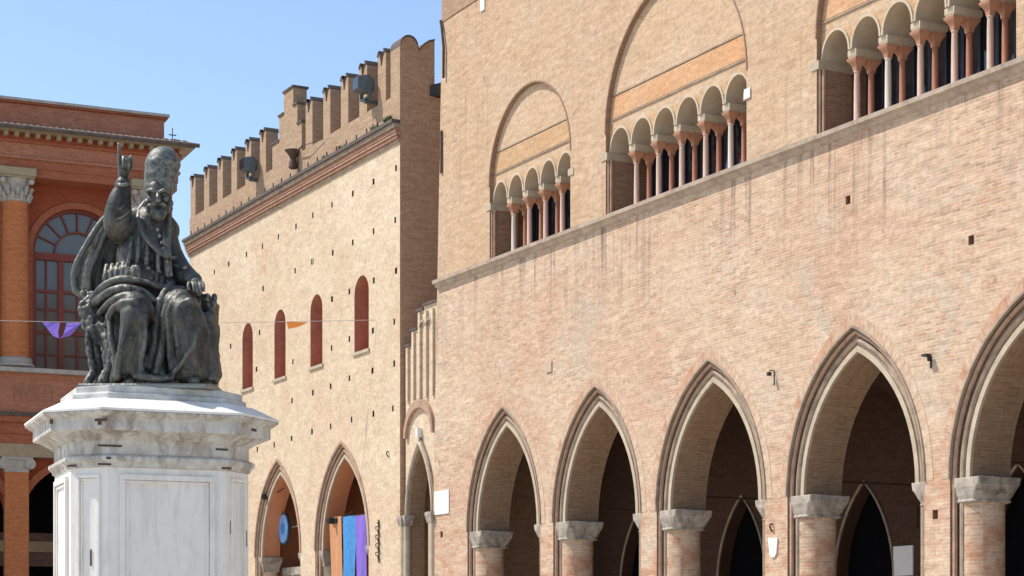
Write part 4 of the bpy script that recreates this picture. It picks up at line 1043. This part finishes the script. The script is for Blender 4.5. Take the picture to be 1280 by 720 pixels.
# --- throne with a winged beast carrying the arm
r = Clay()
bx = lambda p0, p1, d0, d1: (lambda a, b: r.box(a.x, b.x, d0, d1, b.z, a.z))(S(p0[0], p0[1], (d0+d1)/2), S(p1[0], p1[1], (d0+d1)/2))
bx((128, 380), (258, 479), -.05, .75); bx((118, 372), (138, 384), -.10, .75); bx((250, 374), (268, 384), -.05, .75); bx((258, 384), (268, 478), .0, .7); bx((122, 384), (134, 478), .1, .7)
ell(r, 104, 366, -.05, .036, .036, .036)
chain(r, [(104, 368, -.05, .022), (108, 373, -.05, .03), (116, 375, -.05, .04), (126, 374, -.05, .04)])
chain(r, [(112, 372, -.08, .03), (106, 378, -.12, .04), (103, 386, -.14, .05), (107, 393, -.16, .055), (113, 388, -.18, .045), (110, 383, -.2, .03)])
for px, py, r_ in ((104, 380, .05), (109, 388, .07), (103, 392, .045), (113, 396, .07), (107, 402, .05), (115, 404, .07), (105, 408, .035), (118, 390, .06), (112, 380, .05)): ell(r, px, py, -.14, r_, r_, r_)
chain(r, [(116, 398, -.16, .075), (117, 415, -.18, .085), (120, 435, -.16, .08), (124, 455, -.14, .09)])
chain(r, [(112, 412, -.22, .045), (111, 430, -.24, .045), (114, 450, -.26, .042), (117, 465, -.28, .045), (110, 477, -.34, .05)])
chain(r, [(122, 408, -.20, .04), (132, 424, -.30, .036), (140, 445, -.36, .03), (146, 465, -.40, .03)])
chain(r, [(124, 420, -.2, .03), (130, 440, -.28, .034), (133, 460, -.30, .04), (126, 478, -.36, .05)])
chain(r, [(126, 440, -.1, .06), (124, 460, -.1, .06), (122, 478, -.1, .06)])
for k in range(5): chain(r, [(119+k*2.5, 398+k*2, -.18-.02*k, .025), (124+k*3, 410+k*5, -.22-.02*k, .024), (128+k*3, 424+k*7, -.22-.02*k, .016)], n=8)
ell(r, 268, 372, .05, .03, .03, .05); ell(r, 266, 380, .05, .05, .05, .04); chain(r, [(262, 390, -.02, .05), (268, 410, -.04, .06), (268, 440, -.04, .05), (271, 470, -.1, .06)])
chain(r, [(248, 366, -.40, .04), (252, 358, -.42, .035)], n=8)
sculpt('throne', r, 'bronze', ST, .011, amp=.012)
# plinth
a, b = S(120, 479, -.5), S(277, 479, -.5)
mb = MB(); 
pl = [(-.72, -.78), (.68, -.78), (.80, -.55), (.80, .80), (-.72, .80), (-.80, -.3)]
rings = []
for z, e in ((0, .0), (.035, .0), (.05, -.015), (.05, -.3)): rings.append([(x*(1+e), y*(1+e), z) for x, y in pl])
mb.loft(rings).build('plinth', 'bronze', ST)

# ------------------------------------------------------------------ small things on the facades
def at(px, py, off, fr=FA):
    x, z = fr.loc(px, py, off); return fr.world(x, off, z)
def plaque(px, py, wd, h, label, poly=None, mat='white_paint'):
    p = at(px, py, 0); o = MB()
    if poly: o.prism(poly, -.03, -.002)
    else: o.box(-wd/2, wd/2, -.03, -.002, -h/2, h/2)
    o = o.build('wall_plaque', mat, None, bevel=.004); o.location = p; o.rotation_euler = (0, 0, FA.rz)
    return tag(o, label, 'plaque')
plaque(553, 628, .85, .62, 'white rectangular stone plaque on brick near the gateway corner')
plaque(967, 684, .3, .5, 'small tapered white shield plaque on the pier below a hooked bracket', [(-.15, .19), (-.10, -.13), (-.03, -.2), (.05, -.2), (.12, -.13), (.16, .17)])
plaque(687, 459, .26, .24, 'small pale stone square set in the brickwork above two portico arches', mat='cream_stone')
plaque(935, 117, .2, .2, 'small white stone square beside the right end of the six arch loggia')
plaque(604, 3, .22, .42, 'white upright tablet high on the brick wall at the top edge')
def bracket(px, py, k, label, cat):
    p = at(px, py, 0); mb = MB()
    if k == 0:      # hooked lamp bracket
        mb.tube([(0, 0, .1), (0, -.22, .12), (0, -.25, .02)], .022, 6); mb.box(-.06, .06, -.33, -.17, -.1, .04); mb.box(-.02, .02, -.03, 0, -.45, .1)
    elif k == 1:    # flat flood light on an arm
        mb.box(-.16, .16, -.4, -.12, .06, .16); mb.box(-.03, .03, -.2, 0, -.12, .06); mb.box(-.05, .05, -.04, 0, -.4, .1)
    else:           # hooked pin
        mb.tube([(0, 0, .12), (0, -.09, .13), (0, -.12, .06), (0, -.08, -.05), (0, -.01, -.12)], .03, 6)
    q_ = (.5, .42, .6)[k]; mb.v = [(a*q_, b*q_, c*q_) for a, b, c in mb.v]
    o = mb.build('wall_bracket', 'black', None, bevel=.004); o.location = p; o.rotation_euler = (0, 0, FA.rz)
    return tag(o, label, cat)
bracket(968, 467, 0, 'black hooked lamp on the brickwork between the third and fourth portico arches', 'lamp')
bracket(1164, 448, 1, 'dark flat floodlight on the brickwork left of the largest portico arch', 'floodlight')
bracket(966, 660, 2, 'black iron hook on the pier right above the white shield plaque', 'hook')
p = at(474, 673, 0); mb = MB()
for k in range(9):
    z = .62-k*.16; mb.tube([(-.02, -.02, z), (.10*(-1)**k, -.10, z-.03), (.13*(-1)**k, -.08, z-.12), (.02, -.02, z-.16)], .022, 5)
mb.box(-.03, .03, -.035, -.002, -.9, .7); mb.v = [(a*.7, b*.8, c*.75) for a, b, c in mb.v]
o = mb.build('iron_ornament', 'iron', None); o.location = p; o.rotation_euler = (0, 0, FA.rz); tag(o, 'tall dark wrought iron ornament on the wall right of the purple banner', 'ornament')
bracket(486, 568, 2, 'small black iron hook high on the cream wall beside the gateway', 'hook')
# little spot lamps in the portals of the crenellated palace
for px, py, lab in ((339, 621, 'black spotlight on a bar in the portal with the blue disc'), (422, 651, 'black spotlight beside the orange banner under its pole')):
    p = at(px, py, .25); mb = MB(); mb.box(-.22, .22, -.14, .14, -.08, .08); mb.lathe([(.09, -.32), (.11, -.14)], n=12)
    n_ = 24
    for k in range(len(mb.v)-n_, len(mb.v)):
        a, b_, c = mb.v[k]; mb.v[k] = (a, c, b_)
    mb.tube([(.2, 0, .05), (.9, .1, .22)], .02, 6)
    o = mb.build('spotlight', 'black', None, bevel=.01); o.location = p; o.rotation_euler = (0, 0, FA.rz); tag(o, lab, 'spotlight')
# blue disc sign on its rod
p = at(355, 661, .65)
SG = empty('disc_sign', p, FA.rz, 'round blue sign hanging on a rod in the left portal of the crenellated palace', 'sign')
def disc(r0, y0, y1, n=32): return MB().prism([(r0*math.cos(2*math.pi*k/n)*.86, r0*math.sin(2*math.pi*k/n)) for k in range(n)], y0, y1)
disc(.53, -.02, .05).build('rim', 'blue_frame', SG); disc(.46, -.035, -.021).build('face', 'sign_blue', SG); disc(.2, -.042, -.036).build('emblem', 'blue_cloth', SG)
mb = MB(); mb.tube([(-1.7, .1, 0), (1.5, .1, .05)], .02, 6); mb.build('rod', 'wire', SG)
# banners
p0 = at(410, 649, .2); p1 = at(458.5, 644, .2)
c = (p0+p1)/2; PL = empty('banner_pole', c, FA.rz, 'thin metal pole holding three hanging banners across the right portal', 'pole')
Lh = (p1-p0).length/2
MB().tube([(-Lh-.3, 0, 0), (Lh+.2, 0, 0)], .022, 8).build('bar', 'iron', PL); MB().tube([(-Lh+.3, .02, -.02), (-Lh+.3, .45, -.02)], .03, 6).build('clamp', 'black', PL)
def banner(pa, pb, py, mat, label, lean=0.0):
    x0, z = FA.loc(pa, py, .2); x1, _ = FA.loc(pb, py, .2); n, mrows = 10, 26; H = 3.6; wd = x1-x0
    mb = MB(); vs = []; fs = []
    for side in (0, .006):
        for j in range(mrows+1):
            for i in range(n+1):
                u = i/n; v = j/mrows
                y = .05*math.sin(u*7+v*2.2+pa)*(.3+v)+.03*math.sin(u*15+v*5)*v
                vs.append(((u-.5)*wd*(1-.06*math.sin(v*3))+lean*v*H, y+side, -v*H))
    q = (mrows+1)*(n+1)
    for j in range(mrows):
        for i in range(n):
            a = j*(n+1)+i; fs.append((a, a+1, a+n+2, a+n+1)); fs.append((q+a+1, q+a, q+a+n+1, q+a+n+2))
    mb.add(vs, fs); o = mb.build('banner', mat, None, smooth=True); o.location = FA.world((x0+x1)/2, .17, z-.03); o.rotation_euler = (0, 0, FA.rz)
    return tag(o, label, 'banner', 'cloth banners hanging in the portal')
banner(413.5, 428, 646, 'orange_cloth', 'orange cloth banner hanging left of the blue one in the portal', .05)
banner(429, 446, 645, 'blue_cloth', 'bright blue cloth banner hanging between the orange and purple ones')
banner(445.5, 459, 644, 'purple_cloth', 'purple cloth banner hanging at the right edge of the portal')
# bunting wire across the piazza with two pennants
A_ = Vector(((-120-640)/FPX*60, 60, CZ+(HY-397)/FPX*60)); B_ = at(470, 400, -.02)
wire = [A_.lerp(B_, k/40)+Vector((0, 0, -.12*math.sin(math.pi*k/40))) for k in range(41)]
WO = empty('bunting_wire', A_.lerp(B_, .5), 0, 'thin wire with pennants strung from the theatre side to the crenellated palace', 'bunting')
mo = WO.location.copy()
MB().tube([tuple(q-mo) for q in wire], .008, 5).build('wire', 'wire', WO)
def on_wire(px):
    best = min(wire, key=lambda q: abs(640+FPX*q.x/q.y-px)); i = wire.index(best)
    j = i+1 if 640+FPX*best.x/best.y < px else i-1
    a, b = best, wire[max(0, min(40, j))]; ua, ub = 640+FPX*a.x/a.y, 640+FPX*b.x/b.y
    return a.lerp(b, (px-ua)/(ub-ua))
def pennant(name, pts, base, mat):
    """pts: (px, drop in metres)"""
    mb = MB(); vs = []
    for s_ in (0, .01):
        for px, dz in pts:
            q = on_wire(px)-mo; vs.append((q.x, q.y+s_+.05*math.sin(px), q.z-dz))
    n = len(pts); mb.add(vs, [tuple(range(n)), tuple(range(2*n-1, n-1, -1))]+[((i+1) % n, i, n+i, n+(i+1) % n) for i in range(n)])
    mb.build(name, mat, WO)
pennant('pennant', [(52, 0), (75, .02), (73, .30), (74, .50), (66, .42)], 0, 'purple_cloth')
pennant('pennant', [(83, .02), (102, 0), (88, .40), (75, .50), (80, .36)], 0, 'purple_cloth')
pennant('pennant', [(358, .0), (385, .02), (372, .15), (360, .20)], 0, 'orange_pennant')
# floodlights between the merlons
def flood(px, py, label):
    p = at(px, py, -.25); F0 = empty('floodlight', p, FA.rz, label, 'floodlight', 'floodlights on the battlements')
    mb = MB(); mb.loft([[(-.2, -.3, -.16), (.2, -.3, -.16), (.2, -.3, .2), (-.2, -.3, .2)], [(-.26, .0, -.22), (.26, .0, -.22), (.26, .0, .26), (-.26, .0, .26)], [(-.14, .22, -.14), (.14, .22, -.14), (.14, .22, .16), (-.14, .22, .16)]]); mb.build('housing', 'lamp_grey', F0, bevel=.02)
    mb = MB(); mb.box(-.19, .19, -.31, -.301, -.14, .18); mb.build('glass', 'pane', F0)
    mb = MB(); mb.box(-.3, -.27, -.05, .05, -.35, .05); mb.box(.27, .3, -.05, .05, -.35, .05); mb.box(-.3, .3, -.05, .05, -.39, -.35); mb.box(-.04, .04, -.04, .4, -.5, -.39); mb.build('yoke', 'lamp_grey', F0)
flood(313, 207, 'grey floodlight between merlons left of the stepped bellcote')
flood(457, 107, 'grey floodlight between merlons nearest the palace corner')
p = at(366, 193, -.15); SP = empty('horn_loudspeaker', p, FA.rz, 'dark horn loudspeaker on an arm beside the stepped bellcote', 'loudspeaker')
mb = MB(); mb.lathe([(.07, -.1), (.1, .02), (.2, .16), (.26, .22), (.24, .23), (.08, .05)], (0, 0, -.1), 16); mb.lathe([(.09, .0), (.13, -.14), (.14, -.26), (.1, -.3)], (.02, 0, -.15), 14); mb.build('horn', 'iron', SP, smooth=True)
MB().tube([(.05, .05, 0), (.9, -.05, .05)], .025, 6).build('arm', 'iron', SP)
mb = MB(); mb.tube([(.9, -.05, .05), (2.2, .1, -.02)], .012, 5); mb.build('cable', 'black', SP)
# weeds on the cornice
for px, py, s_, lab in ((466, 172, 1, 'tuft of green weeds on the cornice near the palace corner'), (483, 170, 1.2, 'larger tuft of green weeds on the cornice at the palace corner'), (425, 190, .8, 'small green weeds on the middle of the brick cornice'), (404, 206, .7, 'thin green weeds lowest on the brick cornice')):
    x, z = FA.loc(px, py, -.2); mb = MB(); rnd = random.Random(px)
    for k in range(34):
        a = rnd.uniform(0, 6.28); l_ = rnd.uniform(.06, .2)*s_; c = Vector((rnd.uniform(-.22, .22)*s_, rnd.uniform(-.05, .05), rnd.uniform(0, .06)))
        d = Vector((math.cos(a)*.5, math.sin(a)*.4-.2, rnd.uniform(.3, 1))).normalized(); q = c+d*l_; sd = d.cross(Vector((0, 0, 1))).normalized()*.03*s_
        mb.add([c, q*.5+c*.5+sd, q, q*.5+c*.5-sd], [(0, 1, 2, 3)])
    o = mb.build('weed_tuft', 'leaf', None); o.location = FA.world(x, -.13, 15.84); o.rotation_euler = (0, 0, FA.rz); tag(o, lab, 'weeds', 'weeds on the cornice')
